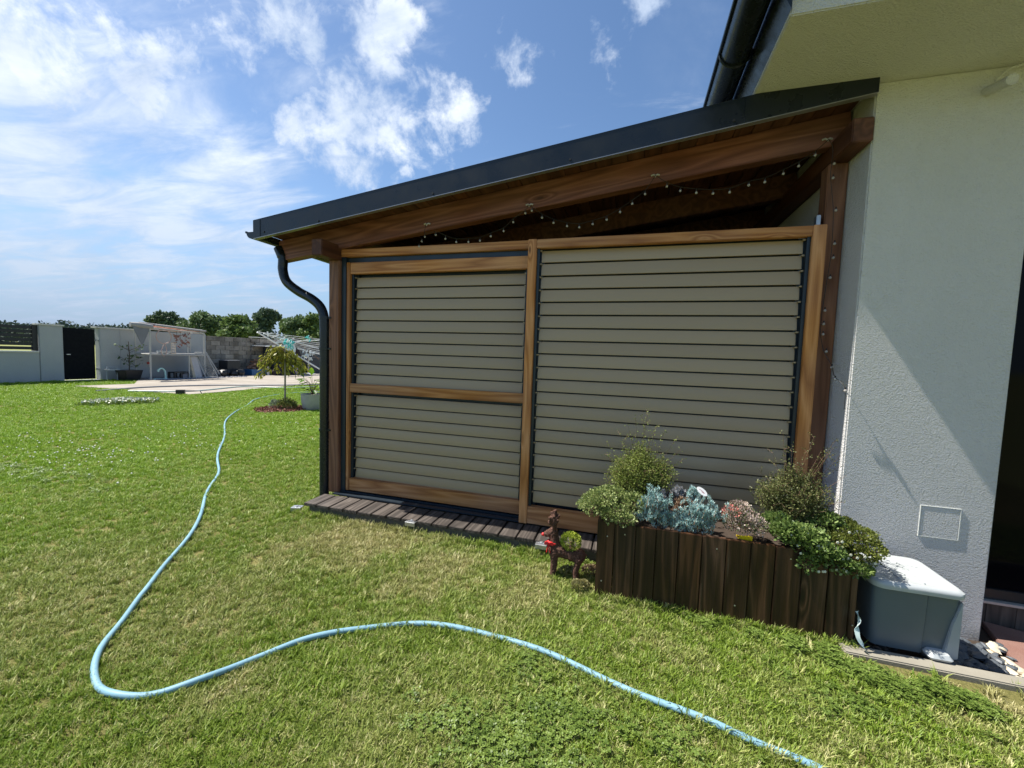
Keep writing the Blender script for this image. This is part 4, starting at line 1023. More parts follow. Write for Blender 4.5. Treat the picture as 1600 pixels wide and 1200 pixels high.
for k in range(17):
    a = random.uniform(0, 6.28); r_ = random.uniform(.22, .62); z0 = Ht-random.uniform(.0, .28); z1 = z0-random.uniform(.15, .5)
    P = spline([(0, 0, z0), (math.cos(a)*r_*.5, math.sin(a)*r_*.5, z0+.03), (math.cos(a)*r_, math.sin(a)*r_, z1)], 6); b.tube(P, .006, 4)
    for q in P[2:]:
        for w_ in range(7): pts.append(tuple(q+Vector((random.gauss(0, .045), random.gauss(0, .045), random.gauss(-.03, .05))))); dr.append((math.cos(a)*.4, math.sin(a)*.4, -.9))
b.build('branches', BARK, yt); leaves('crown', np.array(pts), .11, .042, leafmat('yellow green drooping leaves', (.10, .11, .01), (.24, .24, .03), (.42, .40, .07), .35, .5, 6), yt, np.array(dr), .5)
LOWG = leafmat('low bed plants', (.07, .09, .02), (.18, .20, .05), (.36, .36, .12), .3, .5, 6)
zs = 0.
mound('bed_plant', 'low green and yellowish plant at the foot of the young tree', 'plant', [(mc.x+.05, mc.y+.1, .1, .22, .18, .16), (mc.x+.2, mc.y+.05, .08, .14, .12, .12)], LOWG, .06, .03, 700, 51, .8)
mound('bed_plant', 'silvery green tuft at the left of the bark bed', 'plant', [(mc.x-.22, mc.y+.0, .08, .10, .10, .14)], leafmat('silver tuft', (.08, .11, .08), (.2, .25, .18), (.4, .45, .36), .3, .5, 6), .06, .02, 260, 52, .8)
pc = at_z(484, 640, 0)
pc = at_z(479, 641, 0)
pot = thing('concrete_pot', 'round pale concrete pot by the downpipe beyond the lawn', 'pot', (pc.x, pc.y+.2, 0), 0)
MB().lathe([(.20, 0), (.235, .06), (.262, .22), (.27, .38), (.272, .40), (.245, .40), (.24, .36), (.05, .35)], n=28).build('pot_body', plain('pale pot concrete', (.46, .44, .40), .85, 0, .15, 10, .4), pot, smooth=True)
MB().lathe([(.238, .30), (.238, .365)], n=20).build('soil', SOIL, pot)
pp_ = thing('pot_plant', 'large leaved green plant growing in the round concrete pot', 'plant', (pc.x, pc.y+.2, .36), 0)
b = MB(); L2 = MB()
for k in range(26):
    a = random.uniform(0, 6.28); r_ = random.uniform(.06, .26); h = random.uniform(.12, .46)+(.10 if k == 0 else 0)
    e = Vector((math.cos(a)*r_, math.sin(a)*r_, h)); b.tube([(0, 0, 0), (e.x*.4, e.y*.4, h*.7), e], .005, 4)
    out = Vector((math.cos(a), math.sin(a), random.uniform(-.5, .3) if k > 2 else 1.3)).normalized(); sd = out.cross(Vector((0, 0, 1))).normalized() if abs(out.z) < .9 else Vector((1, 0, 0)); L = random.uniform(.17, .26)
    up_ = sd.cross(out)
    vs = [e, e+out*L*.35+sd*L*.24+up_*.02, e+out*L*.75+sd*L*.17+up_*.012, e+out*L, e+out*L*.75-sd*L*.17+up_*.012, e+out*L*.35-sd*L*.24+up_*.02, e+out*L*.45]
    L2.add(vs, [(0, 1, 6), (1, 2, 6), (2, 3, 6), (3, 4, 6), (4, 5, 6), (5, 0, 6)])
b.build('stems', TWIG, pp_); L2.build('large_leaves', leafmat('large glossy leaves', (.05, .12, .01), (.12, .24, .02), (.28, .42, .05), .35, .35, 6), pp_)
p = at_z(498, 637, 0); o = MB().ball((0, 0, 0), (.12, .08, .06), 8, 0, .12).build('white_stone', plain('white stone', (.7, .7, .66), .8), smooth=True); o.location = (p.x, p.y+.05, .02)
tagp(o, 'white stone lying between the round pot and the downpipe', 'stone')
# potted sapling by the wall
p = at_z(198, 594, 0); t = thing('potted_sapling', 'sparse sapling in a square black pot in front of the grey wall', 'potted tree', (-20.2, 11.8, 0), 0)
b = MB(); loft(b, [(rrect(-.25, .25, -.25, .25, (.04,)*4, 3), 0), (rrect(-.33, .33, -.33, .33, (.04,)*4, 3), .42)]); b.build('pot', BLACK, t)
b = MB(); b.tube([(0, 0, .3), (.02, .02, 1.0), (0, 0, 1.62)], [.02, .016, .01], 6); pts = []
for k in range(16):
    a = random.uniform(0, 6.28); z0 = random.uniform(.5, 1.3); L = random.uniform(.3, .75); e = Vector((math.cos(a)*L*.5, math.sin(a)*L, z0+L*.35)); b.tube([(0, 0, z0), e], [.009, .005], 4)
    for q in range(4): pts.append(tuple(Vector((0, 0, z0)).lerp(e, random.uniform(.5, 1))+Vector((random.gauss(0, .05), random.gauss(0, .05), random.gauss(0, .05)))))
b.build('stems', BARK, t); leaves('foliage', np.array(pts), .13, .08, LEAFT[0], t)
MB().ball((.15, .62, .72), .06, 8).build('fruit', plain('red fruit', (.4, .06, .05), .4), t)
b = MB(); b.tube([(0, 0, 0), (0, 0, .55), (0, .35, .55), (0, .35, 0)], .018, 6).box(-.12, .12, -.03, .38, .42, .46); o = b.build('folding_stool', WHITEP); o.location = (-20.4, 11.15, 0)
tagp(o, 'small white folding stool beside the square black pot', 'stool')

# white pipe shelf frame in front of the wall
FX = -19.55
fr_ = thing('pipe_frame', 'white pipe rack frame carrying odd garden things in front of the wall', 'rack', (FX, 13, 0), 0)
PW = plain('dull white pipe', (.42, .41, .38), .5, 0, .1, 4)
ya = at_x(236, 593, FX).y; yb = at_x(320, 592, FX).y; ym = at_x(296, 592, FX).y; zt_ = at_x(236, 512, FX).z; zm = at_x(270, 554, FX).z
def bar(name, pts, r=.032, mat=PW, par=fr_):
    o = MB().tube(pts, r, 8).build(name, mat, par, smooth=True); o.location = -par.location if par else Vector(); return o
for y, z1, x in ((ya, zt_, FX), (yb, zt_-.1, FX), (ym, zm, FX), (ya, zt_, FX-.9), (yb, zt_-.1, FX-.9)): bar('post', [(x, y, 0), (x, y, z1)])
bar('rail', [(FX, ya, zm), (FX, yb, zm-.02)]); bar('rail', [(FX-.9, ya, zm), (FX-.9, yb, zm)]); bar('rail', [(FX, ya, zt_), (FX, yb, zt_-.1)]); bar('rail', [(FX-.9, ya, zt_), (FX-.9, yb, zt_-.1)])
bar('rail', [(FX, ya, zm), (FX-.9, ya, zm)]); bar('rail', [(FX, ya, zt_), (FX-.9, ya, zt_)]); bar('rail', [(FX, yb, zt_-.1), (FX-.9, yb, zt_-.1)])
o = bar('drop_pipe', [(FX, at_x(295, 560, FX).y-.03, zt_-.08), (FX, at_x(295, 560, FX).y-.03, zm+.1)], .022)
o = MB().box(FX-.9, FX, ya+.03, yb-.03, zm+.035, zm+.05).build('shelf', plain('mesh shelf', (.35, .35, .34), .7), fr_); o.location = -fr_.location
# tarpaulin roll lying along the top and hanging flap
yt0 = at_x(206, 515, FX).y
tp_ = thing('tarpaulin_roll', 'grey tarpaulin roll with a hanging triangular flap on the left of the pipe rack', 'tarpaulin', (FX, ya-.5, zt_), 0)
TARP = plain('grey tarpaulin', (.16, .165, .18), .6, 0, .2, 4, .2); TARPL = plain('pale tarpaulin', (.27, .26, .25), .6, 0, .15, 4, .2)
o = MB().tube([(FX-.1, yt0, zt_+.08), (FX-.05, (yt0+ya)/2, zt_+.07), (FX, ya+.1, zt_+.04)], [.10, .12, .09], 10).build('roll', TARPL, tp_, smooth=True); o.location = -tp_.location
o = MB().prism([(yt0+.02, zt_+.02), (yt0+.33, zt_-.72), (yt0+.37, zt_-.74), (ya+.02, zt_-.02)], 'x', FX-.02, FX+.01).build('flap', TARP, tp_); o.location = -tp_.location
# red cloth strip along the top rail with pipes
cl_ = thing('red_cloth', 'long faded terracotta cloth bundle lying along the top rail of the pipe rack', 'cloth', (FX, ya+1, zt_), 0)
TERR = plain('terracotta cloth', (.42, .17, .11), .9, 0, .25, 5, .4)
b = MB(); n = 16
for s_ in (0, .12, -.12): b.tube([(FX-.2+s_+random.uniform(-.05, .05), ya+.1+i*(yb-ya-.3)/n, zt_+.03-.08*i/n+random.uniform(-.035, .05)) for i in range(n+1)], [random.uniform(.03, .075) for i in range(n+1)], 7)
o = b.build('bundle', TERR, cl_, smooth=True); o.location = -cl_.location
o = MB().tube([(FX+.05, ya+.2, zt_+.12), (FX+.05, yb+.05, zt_+.0)], .045, 8).tube([(FX-.3, ya-.2, zt_+.18), (FX-.1, yb, zt_+.02)], .05, 8).build('loose_pipe', TARPL, smooth=True)
tagp(o, 'two pale plastic pipes lying on top of the pipe rack beside the terracotta cloth', 'pipes')
# hoop
hc = at_x(256, 526, FX+.03); b = MB(); rad = .30
b.tube([(FX+.03, hc.y+math.cos(a)*rad, hc.z+math.sin(a)*rad) for a in [q*.2618 for q in range(25)]], .018, 6, cap=False)
b.tube(spline([(FX+.03, hc.y+.02, hc.z-rad), (FX+.04, hc.y-.12, hc.z-rad-.35), (FX+.03, hc.y, hc.z-rad-.55), (FX+.03, hc.y+.1, hc.z-rad-.3), (FX+.03, hc.y+.04, hc.z-rad)], 5), .014, 5)
o = b.build('wire_hoop', plain('pinkish wire', (.48, .33, .28), .6)); tagp(o, 'pinkish hoop with a dangling loop hung from the rack top rail', 'hoop')
# tangle of reddish bits hanging on strings
t = thing('hanging_bundle', 'tangle of reddish brown bits on strings hanging right of the hoop', 'ornaments', (FX, at_x(283, 530, FX).y, 1.5), 0)
b = MB()
for k in range(46):
    px, py = random.uniform(274, 295), random.uniform(523, 541); q = at_x(px, py, FX+random.uniform(-.05, .08)); q2 = q+Vector((random.uniform(-.03, .03), random.uniform(-.16, .16), random.uniform(-.12, .12))); b.tube([q, q2], random.uniform(.009, .022), 4)
o = b.build('bits', plain('reddish hanging bits', (.23, .085, .06), .8, 0, .5, 20), t); o.location = -t.location
b = MB()
for px in (276, 282, 289, 293): q = at_x(px, 517, FX); b.tube([q, q-Vector((0, 0, .5))], .006, 3)
o = b.build('strings', CORD, t); o.location = -t.location
o = MB(); cc = at_x(271, 545, FX+.02)
for k in range(9): o.tube([(FX+.02, cc.y-.09, cc.z-.28+k*.07), (FX+.02, cc.y+.09, cc.z-.27+k*.07)], .013, 5)
for s_ in (-.09, .09): o.tube([(FX+.02, cc.y+s_, cc.z-.3), (FX+.02, cc.y+s_, cc.z+.3)], .01, 5)
o = o.build('small_ladder', plain('tan plastic', (.45, .38, .30), .6)); tagp(o, 'small tan ladder shape hanging below the red bits on the rack', 'toy ladder')
for i, (px, lab) in enumerate(((249, 'white bowl leftmost on the rack shelf'), (257, 'white cup on the rack shelf under the hoop'), (265, 'small white jar right of the cup on the rack shelf'))):
    q = at_x(px, 549, FX-.1); o = MB().lathe([(.05, 0), (.09-.012*i, .05), (.085-.012*i, .11), (.06-.01*i, .11), (.05, .03)], n=12).build(('bowl', 'cup', 'jar')[i], WHITEP, smooth=True); o.location = (FX-.1, q.y, zm+.05); tagp(o, lab, ('bowl', 'cup', 'jar')[i])
# hook shaped green white thing on the ground
q = at_x(250, 591, FX); o = MB().tube(spline([(0, -.1, .03), (0, .2, .03), (0, .22, .22), (0, .18, .42), (0, .05, .5), (0, -.06, .42), (0, -.05, .36)], 5), .035, 7).tube([(0, -.25, .02), (0, .3, .02)], .05, 7).build('swan_planter', plain('pale green plastic', (.45, .68, .62), .5), smooth=True)
o.location = (FX+.0, q.y, 0); tagp(o, 'pale green hook necked garden ornament on the gravel under the rack', 'ornament')
# black stool
q = at_x(280, 591, FX-.2); t = thing('plastic_stool', 'low black plastic step stool under the rack', 'stool', (FX-.2, q.y, 0), 0)
piece('seat', -.2, .2, -.34, .34, .28, .33, BLACK, t, .01)
for x in (-.17, .17):
    for y in (-.3, -.02, .3): piece('leg', x-.03, x+.03, y-.04, y+.04, 0, .28, BLACK, t, .005)
q2 = at_x(292, 590, FX); o = MB().box(-.12, .12, -.16, .16, 0, .22).box(-.13, .13, -.17, .17, .2, .23).build('grey_bucket', plain('grey bucket', (.2, .2, .22), .6), bevel=.02); o.location = (FX-.15, q2.y, 0); tagp(o, 'small grey tub beside the rack upright post', 'tub')
# leaning boards
for i, (pxb, pxt, col, lab) in enumerate(((308, 301, (.45, .38, .27), 'narrow yellowish board, leftmost of the boards leaning at the rack'), (312, 304, (.38, .26, .18), 'brown board leaning second from the left at the rack'), (317, 308, (.46, .44, .43), 'pale grey board leaning at the right end of the rack'))):
    yb_ = at_x(pxb, 590, FX+.15).y; yt_ = at_x(pxt, 557, FX-.1).y; zt2 = at_x(pxt, 557, FX-.1).z; w = .16 if i < 2 else .3
    v = [(FX+.15, yb_-w, 0), (FX+.15, yb_, 0), (FX-.1, yt_, zt2), (FX-.1, yt_-w, zt2)]; vs = [Vector(a) for a in v]+[Vector(a)+Vector((-.04, 0, -.0)) for a in v]
    o = MB().add(vs, [(0, 1, 2, 3), (7, 6, 5, 4), (0, 4, 5, 1), (1, 5, 6, 2), (2, 6, 7, 3), (3, 7, 4, 0)]).build('leaning_board', plain('board %d' % i, col, .8, 0, .2, 6)); tagp(o, lab, 'board', 'boards leaning at the rack')
# drying racks folded and leaning
def airer(dx_, dy_, label, ang):
    t = thing('folded_airer', label, 'clothes airer', (FX+dx_, at_x(326, 590, FX).y+dy_, 0), 0, 'folded white airers')
    b0 = Vector((.25, 0, 0)); 
    def A(y, u): return Vector((.25-.45*u, y+ang*u, 1.25*u))
    for y in (-.30, .30): MB().tube([A(y, 0), A(y*.85, 1)], .018, 6).build('side_tube', PW, t)
    for k in range(9): MB().tube([A(-.26+k*.065, .05), A(-.22+k*.055, .97)], .009, 4).build('wire', PW, t)
    MB().tube([A(-.3, .05), A(.3, .05)], .014, 5).build('cross_tube', PW, t); MB().tube([A(-.26, .98), A(.26, .98)], .014, 5).build('cross_tube', PW, t)
airer(0, 0, 'folded white wire airer leaning against the right rack post', -.25); airer(-.15, .28, 'second folded white airer tilted behind the first one', -.38)
# black heap, crate
def heap(name, label, cat, c, rx, ry, rz, mat, seed, n=12):
    random.seed(seed); b = MB()
    for k in range(n): b.ball((c[0]+random.uniform(-1, 1)*rx*.7, c[1]+random.uniform(-1, 1)*ry*.8, rz*random.uniform(.1, .55)), (rx*.4, ry*.26, rz*random.uniform(.3, .55)), 9, 0, .22)
    o = b.build(name, mat, smooth=True); tagp(o, label, cat); return o
yh = at_x(352, 588, -19.9).y
heap('black_tarpaulin', 'crumpled black tarpaulin heap on the ground before the block wall', 'tarpaulin', (-19.9, yh, 0), .5, .95, .42, BLACK, 5, 16)
t = thing('black_crate', 'square black crate standing on the crumpled black tarpaulin', 'crate', (-20.1, at_x(359, 580, -20.1).y, .30), 0)
MB().box(-.3, .3, -.36, .36, 0, .52).build('crate_body', BLACK, t, bevel=.01); MB().box(-.31, .31, -.37, .37, .521, .55).build('crate_lid', TARP, t, bevel=.005)
t = thing('blue_crate', 'low blue plastic crate full of firewood beneath the block wall', 'crate', (-19.9, at_x(403, 586, -19.9).y, 0), 0)
b = MB(); b.box(-.3, -.27, -.62, .62, 0, .36).box(.27, .3, -.62, .62, 0, .36).box(-.27, .27, -.62, -.59, 0, .36).box(-.27, .27, .59, .62, 0, .36).box(-.27, .27, -.59, .59, 0, .03).build('crate_body', BLUEC, t, bevel=.006)
random.seed(8); FIRE = wood('split firewood', (.07, .03, .018), (.16, .085, .05), (.34, .22, .15), .85, 0, 6, .5, .4)
fw = thing('firewood_heap', 'heap of reddish split firewood behind and above the blue crate', 'firewood', (-20.1, at_x(408, 575, -20.1).y, 0), 0); lp0 = None
for k in range(60):
    o = MB().prism([(-.05, -.04), (.05, -.045), (.06, .03), (0, .06)], 'x', -.2, .2).build('log', FIRE, fw) if lp0 is None else clone(lp0, fw); lp0 = lp0 or o
    u = random.uniform(-1, 1); o.location = (random.uniform(-.15, .15), u*.9, .08+random.random()*.78*(1-u*u*.6)); o.rotation_euler = (random.uniform(-.6, .6), random.uniform(-.5, .5), random.uniform(0, 3.1))
# dark cabinet and brown things right of it
yc = at_x(419, 585, -20.2).y
t = thing('garden_cabinet', 'dark blue grey upright cabinet behind the young yellow tree', 'cabinet', (-20.2, yc+.5, 0), 0)
MB().box(-.35, .35, -.5, .9, 0, 1.62).build('carcass', plain('dark cabinet', (.028, .035, .055), .6), t, bevel=.01); piece('top_sheet', -.5, .5, -1.1, 1.0, 1.63, 1.68, CAPC, t, .005)
for s_ in (0,): piece('door', .352, .37, -.45, .18, .06, 1.55, plain('cabinet door', (.035, .045, .07), .5), t, .005); piece('door', .352, .37, .2, .85, .06, 1.55, plain('cabinet door', (.035, .045, .07), .5), t, .005)
heap('dark_cover', 'dark brown covered heap on the patio below the clothes dryer', 'cover', (-19.5, at_x(448, 585, -19.5).y, 0), .5, 1.2, .95, plain('dark brown cloth', (.025, .016, .018), .9), 12, 12)
o = piece('sawhorse_post', -19.5, -19.42, at_x(417, 586, -19.5).y, at_x(417, 586, -19.5).y+.1, 0, .5, CAPC, None, .005); tagp(o, 'short pale wooden stake at the right end of the blue crate', 'stake')
o = MB().box(-20.7, -19.6, at_x(470, 585, -20.3).y, 26, 0, 1.05).build('dark_shed_base', plain('dark grey sheeting', (.03, .035, .045), .6)); tagp(o, 'long dark grey low cover behind the dryer pole', 'cover')

# rotary clothes dryer, tipped, with cloths and pegs
DX = -19.2
rd = thing('rotary_dryer', 'half folded white rotary clothes dryer on a pole and disc foot by the downpipe', 'clothes dryer', (DX, at_x(482, 587, DX).y, 0), 0)
def dq(px, py, dx_=0): q = at_x(px, py, DX+dx_); return q-rd.location
MB().lathe([(.40, 0), (.40, .05), (.12, .08), (.04, .09)], n=20).build('disc_foot', WHITEP, rd)
MB().tube([(0, 0, .05), (0, 0, 1.3)], .035, 8).build('pole', PW, rd, smooth=True)
WHT = plain('white dryer tube', (.72, .74, .72), .4); BRN = plain('brown weathered pole', (.13, .10, .08), .7)
arms = [((402, 519), (500, 577), .045, WHT), ((459, 531), (500, 562), .05, BRN), ((412, 521), (500, 545), .028, WHT), ((430, 535), (520, 530), .022, WHT), ((450, 541), (510, 556), .03, WHT), ((415, 541), (450, 541), .03, WHT)]
for (a, b_, r_, m_) in arms: MB().tube([dq(*a), dq(*b_, .3)], r_, 8).build('arm', m_, rd, smooth=True)
for k in range(9): MB().tube([dq(405+k*6, 519+k*2.8), dq(510, 531+k*3.2, .4)], .011, 4).build('line', WHT, rd)
for k in range(5): MB().tube([dq(415+k*9, 523+k*5, .05), dq(425+k*11, 520+k*3, -.3)], .014, 4).build('line', WHT, rd)
MB().tube([dq(418, 518), dq(419, 526)], .035, 6).build('arm_tip', WHT, rd)
MB().tube([dq(458, 529), dq(460, 534)], .075, 8).build('end_cap', BLACK, rd)
def cloth(label, poly, mat, dx_):
    q = [at_x(px, py, DX+dx_) for px, py in poly]; c_ = q[0]; b = MB()
    ctr = sum(q, Vector())/len(q); fr1 = [p+Vector((random.uniform(-.08, .08), 0, 0)) for p in q]; bk = [p-Vector((.03, 0, 0)) for p in fr1]; n = len(q)
    b.add(fr1+bk+[ctr+Vector((.12, 0, 0)), ctr-Vector((.03, 0, 0))], [(i, (i+1) % n, 2*n) for i in range(n)]+[(n+(i+1) % n, n+i, 2*n+1) for i in range(n)]+[(i, n+i, n+(i+1) % n, (i+1) % n) for i in range(n)])
    o = b.build('laundry_cloth', mat); tagp(o, label, 'laundry', 'cloths hanging on the dryer'); return o
cloth('dark brown cloth hanging from the clothes dryer', [(462, 540), (468, 545), (473, 562), (474, 578), (470, 587), (462, 585), (459, 565)], plain('dark cloth a', (.030, .018, .018), .9), .1)
cloth('pale pinkish grey cloth hanging beside the dark one on the dryer', [(463, 566), (467, 572), (467, 580), (464, 587), (459, 577)], plain('pink cloth', (.42, .33, .34), .9), .3)
cloth('crumpled white cloth draped over the dryer left of the dark cloth', [(448, 538), (458, 536), (464, 545), (460, 560), (458, 578), (455, 560), (450, 548)], plain('white cloth', (.66, .72, .68), .9), .2)
pgp = None
def pegs(name, label, px0, px1, py0, py1, n, mats):
    t = thing(name, label, 'clothes pegs', at_x((px0+px1)/2, (py0+py1)/2, DX+.35), 0, 'clothes pegs on the dryer'); made = {}
    for k in range(n):
        m_ = random.choice(mats); q = at_x(random.uniform(px0, px1), random.uniform(py0, py1), DX+.35+random.uniform(-.1, .1))
        o = MB().box(-.012, .012, -.03, .03, -.1, .1).build('peg', m_, t) if m_.name not in made else clone(made[m_.name], t); made.setdefault(m_.name, o)
        o.location = q-t.location; o.rotation_euler = (random.uniform(0, 3), random.uniform(-.5, .5), random.uniform(0, 3))
WT = plain('pale peg', (.66, .72, .7), .5)
pegs('peg_cluster', 'cluster of turquoise and white pegs at the middle of the dryer', 444, 459, 531, 545, 46, [TURQ, TURQ, WT])
pegs('peg_cluster', 'two turquoise and white pegs clipped high on the right of the dryer', 479, 485, 525, 538, 9, [TURQ, WT, WT])
pegs('peg_cluster', 'pale pegs and straps jumbled near the top of the dryer pole', 470, 492, 548, 562, 26, [WT, WT, WHT])
# patio clutter: cords, metal bracket tool, gravel strip
o = MB().tube(spline([at_z(x, y, .04) for x, y in ((150, 611), (230, 605), (330, 602), (420, 602), (500, 601))], 6), .03, 6).build('power_cord', TARP, smooth=True); tagp(o, 'dark cable lying across the pale patio', 'cable')
o = MB().tube(spline([at_z(x, y, .04) for x, y in ((200, 611), (300, 611), (380, 604), (440, 606), (500, 604))], 6), .022, 6).build('patio_hose', plain('faded green hose', (.28, .38, .34), .5), smooth=True); tagp(o, 'faded greenish hose lying across the pale patio', 'hose')
q = at_z(290, 616, .02); o = MB().box(-.32, -.10, -.05, .05, 0, .13).tube([(-.1, 0, .11), (.28, 0, .10), (.33, 0, .0)], .014, 5).build('garden_tool', BLACK); o.location = (q.x, q.y+.1, .02); o.rotation_euler = (0, 0, R(40)); tagp(o, 'small black tool lying at the front edge of the patio', 'tool')
gs = MB(); random.seed(4)
for k in range(900): gs.ball((random.uniform(-20.6, -18.9), random.uniform(12.3, 16.2), .02), random.uniform(.02, .05), 5, 0, .2)
o = gs.build('gravel', plain('grey gravel', (.22, .22, .24), .8, 0, .3, 8)); tagp(o, 'strip of grey gravel under the pipe rack', 'gravel', kind='stuff')

# ================================================================== LAWN
def grass_mat():
    mt, N = newmat('grass blades'); p = N.pos()
    i = N.n('ShaderNodeObjectInfo').outputs['Random']; isl = N.island()
    big = N.noise(p, .55, 4, .6); med = N.noise(p, 2.6, 5, .62)
    sepp = N.n('ShaderNodeSeparateXYZ', ins={0: p})
    def spot(x, y, r, w):
        d = N.vm('DISTANCE', N.vm('MULTIPLY', p, (1, 1, 0)), (x, y, 0), out='Value'); return N.mr(N.math('ADD', d, N.math('MULTIPLY', N.math('SUBTRACT', med, .5), 1.4)), r, r*.3, 0, w, True)
    dry = N.math('MULTIPLY', N.mr(med, .50, .74, 0, .72), N.mr(big, .35, .6, .25, 1.))
    for s_ in ((-2.1, 2.75, .75, .8), (-1.2, 2.55, .5, .6), (-.6, 2.4, .35, .5), (1.75, 2.3, .28, .9), (-3.4, 1.4, 1.1, .35), (-.7, 1.3, .6, .25), (.9, 1.2, .8, .3), (-2.3, 1.7, .5, .35)):
        dry = N.math('MAXIMUM', dry, spot(*s_))
    dist = N.vm('LENGTH', p, out='Value')
    dry = N.math('MULTIPLY', dry, N.mr(dist, 3.2, 6.5, .82, .2))
    dry = N.math('ADD', dry, N.math('MULTIPLY', N.mr(i, .72, 1., 0, .6), N.mr(dist, 3, 8, 1, .35)))
    f = N.math('ADD', N.math('MULTIPLY', isl, .5), N.math('MULTIPLY', i, .5))
    g = N.ramp(f, (.05, (.07, .13, .010)), (.5, (.165, .25, .024)), (.95, (.32, .40, .07)))
    gf = N.ramp(f, (.05, (.085, .17, .008)), (.5, (.185, .325, .014)), (.95, (.31, .45, .035)))
    g = N.mix(N.mr(dist, 3, 8), g, gf)
    s_ = N.ramp(f, (.05, (.22, .185, .075)), (.5, (.43, .37, .17)), (.95, (.64, .57, .32)))
    c = N.mix(N.math('MINIMUM', dry, .92), g, s_)
    b = N.n('ShaderNodeBsdfPrincipled', ins={'Base Color': c, 'Roughness': .5, 'Specular IOR Level': .3}).outputs[0]
    t_ = N.n('ShaderNodeBsdfTranslucent', ins={'Color': c}).outputs[0]
    N.n('ShaderNodeOutputMaterial', ins={0: N.n('ShaderNodeMixShader', ins={0: .28, 1: b, 2: t_}).outputs[0]}); return mt
GRASS = grass_mat()
tufts = bpy.data.collections.new('grass_tufts')
def tuft(name, n, hgt, rad, mat, w=.0022, lean=1.0):
    V = []; Fq = []
    for k in range(n):
        a = random.uniform(0, 6.28); r_ = rad*math.sqrt(random.random()); bx, by = r_*math.cos(a), r_*math.sin(a)
        h = hgt*random.uniform(.5, 1.15); ln = random.uniform(.2, 1.1)*lean*h; d = random.uniform(0, 6.28); dx_, dy_ = math.cos(d), math.sin(d); sx, sy = -dy_*w, dx_*w; b = len(V)
        V += [(bx-sx, by-sy, -.006), (bx+sx, by+sy, -.006), (bx+dx_*ln*.4+sx*.8, by+dy_*ln*.4+sy*.8, h*.62), (bx+dx_*ln*.4-sx*.8, by+dy_*ln*.4-sy*.8, h*.62), (bx+dx_*ln, by+dy_*ln, h)]
        Fq += [(b, b+1, b+2, b+3), (b+3, b+2, b+4)]
    me = bpy.data.meshes.new(name); me.from_pydata(V, [], Fq); me.materials.append(mat); o = bpy.data.objects.new(name, me); return o
random.seed(31)
for k in range(5): tufts.objects.link(tuft('grass_tuft', 24, .025, .028, GRASS, .0020, 1.15))
for k in range(2): tufts.objects.link(tuft('grass_tuft', 10, .038, .02, GRASS, .0026, 1.2))
def scatter(name, pts, scl, coll, label, mat, cat='grass'):
    me = bpy.data.meshes.new(name); me.vertices.add(len(pts)); me.vertices.foreach_set('co', np.asarray(pts, np.float32).ravel())
    at = me.attributes.new('sc', 'FLOAT', 'POINT'); at.data.foreach_set('value', np.asarray(scl, np.float32)); me.update(); me.materials.append(mat)
    o = bpy.data.objects.new(name, me); link(o); o['kind'] = 'stuff'; o['label'] = label; o['category'] = cat
    ng = bpy.data.node_groups.new(name+'_nodes', 'GeometryNodeTree'); ng.interface.new_socket('Geometry', in_out='INPUT', socket_type='NodeSocketGeometry'); ng.interface.new_socket('Geometry', in_out='OUTPUT', socket_type='NodeSocketGeometry')
    nd = ng.nodes; L = ng.links; gi = nd.new('NodeGroupInput'); go = nd.new('NodeGroupOutput'); ip = nd.new('GeometryNodeInstanceOnPoints'); ci = nd.new('GeometryNodeCollectionInfo')
    ci.inputs['Collection'].default_value = coll; ci.inputs['Separate Children'].default_value = True; ci.inputs['Reset Children'].default_value = True
    L.new(gi.outputs[0], ip.inputs['Points']); L.new(ci.outputs[0], ip.inputs['Instance']); ip.inputs['Pick Instance'].default_value = True
    ri = nd.new('FunctionNodeRandomValue'); ri.data_type = 'INT'; ri.inputs['Min'].default_value = 0; ri.inputs['Max'].default_value = len(coll.objects)-1
    L.new([s for s in ri.outputs if s.type == 'INT'][0], ip.inputs['Instance Index'])
    rr__ = nd.new('FunctionNodeRandomValue'); rr__.data_type = 'FLOAT_VECTOR'; rr__.inputs[0].default_value = (-.18, -.18, 0); rr__.inputs[1].default_value = (.18, .18, 6.283); rr__.inputs['Seed'].default_value = 3
    L.new([s for s in rr__.outputs if s.type == 'VECTOR'][0], ip.inputs['Rotation'])
    na = nd.new('GeometryNodeInputNamedAttribute'); na.data_type = 'FLOAT'; na.inputs[0].default_value = 'sc'
    L.new([s for s in na.outputs if s.enabled][0], ip.inputs['Scale']); L.new(ip.outputs[0], go.inputs[0])
    md = o.modifiers.new('scatter', 'NODES'); md.node_group = ng; return o
def inpoly(x, y, poly):
    c = np.zeros(len(x), bool); n = len(poly)
    for i in range(n):
        (x0, y0), (x1, y1) = poly[i], poly[(i+1) % n]; k = ((y0 > y) != (y1 > y)) & (x < (x1-x0)*(y-y0)/((y1-y0) if y1 != y0 else 1e-9)+x0); c ^= k
    return c
def lawn_pts(n, rmin, rmax, a0, a1, power):
    u = rng.random(n); e = 2-power; r = (rmin**e+u*(rmax**e-rmin**e))**(1/e); a = rng.uniform(a0, a1, n)
    x, y = np.cos(a)*r, np.sin(a)*r
    ok = (x > -20.75) & ~((x > -2.84) & (y > 2.97)) & ~((x > PXA-.0) & (x < PXB) & (y > PYF-.0)) & ~((x > 1.15) & (y > KERB_Y-.02)) & ~inpoly(x, y, patio_poly) & (np.hypot(x-mc.x, y-mc.y) > .56) & (y < 30) & ~((x > -20.9) & (y > 24))
    ok &= ~((x > 1.2) & (y > 2.34) & (rng.random(n) < .85))
    return x[ok], y[ok]
x1, y1 = lawn_pts(400000, .75, 30, R(20), R(188), 1.25)
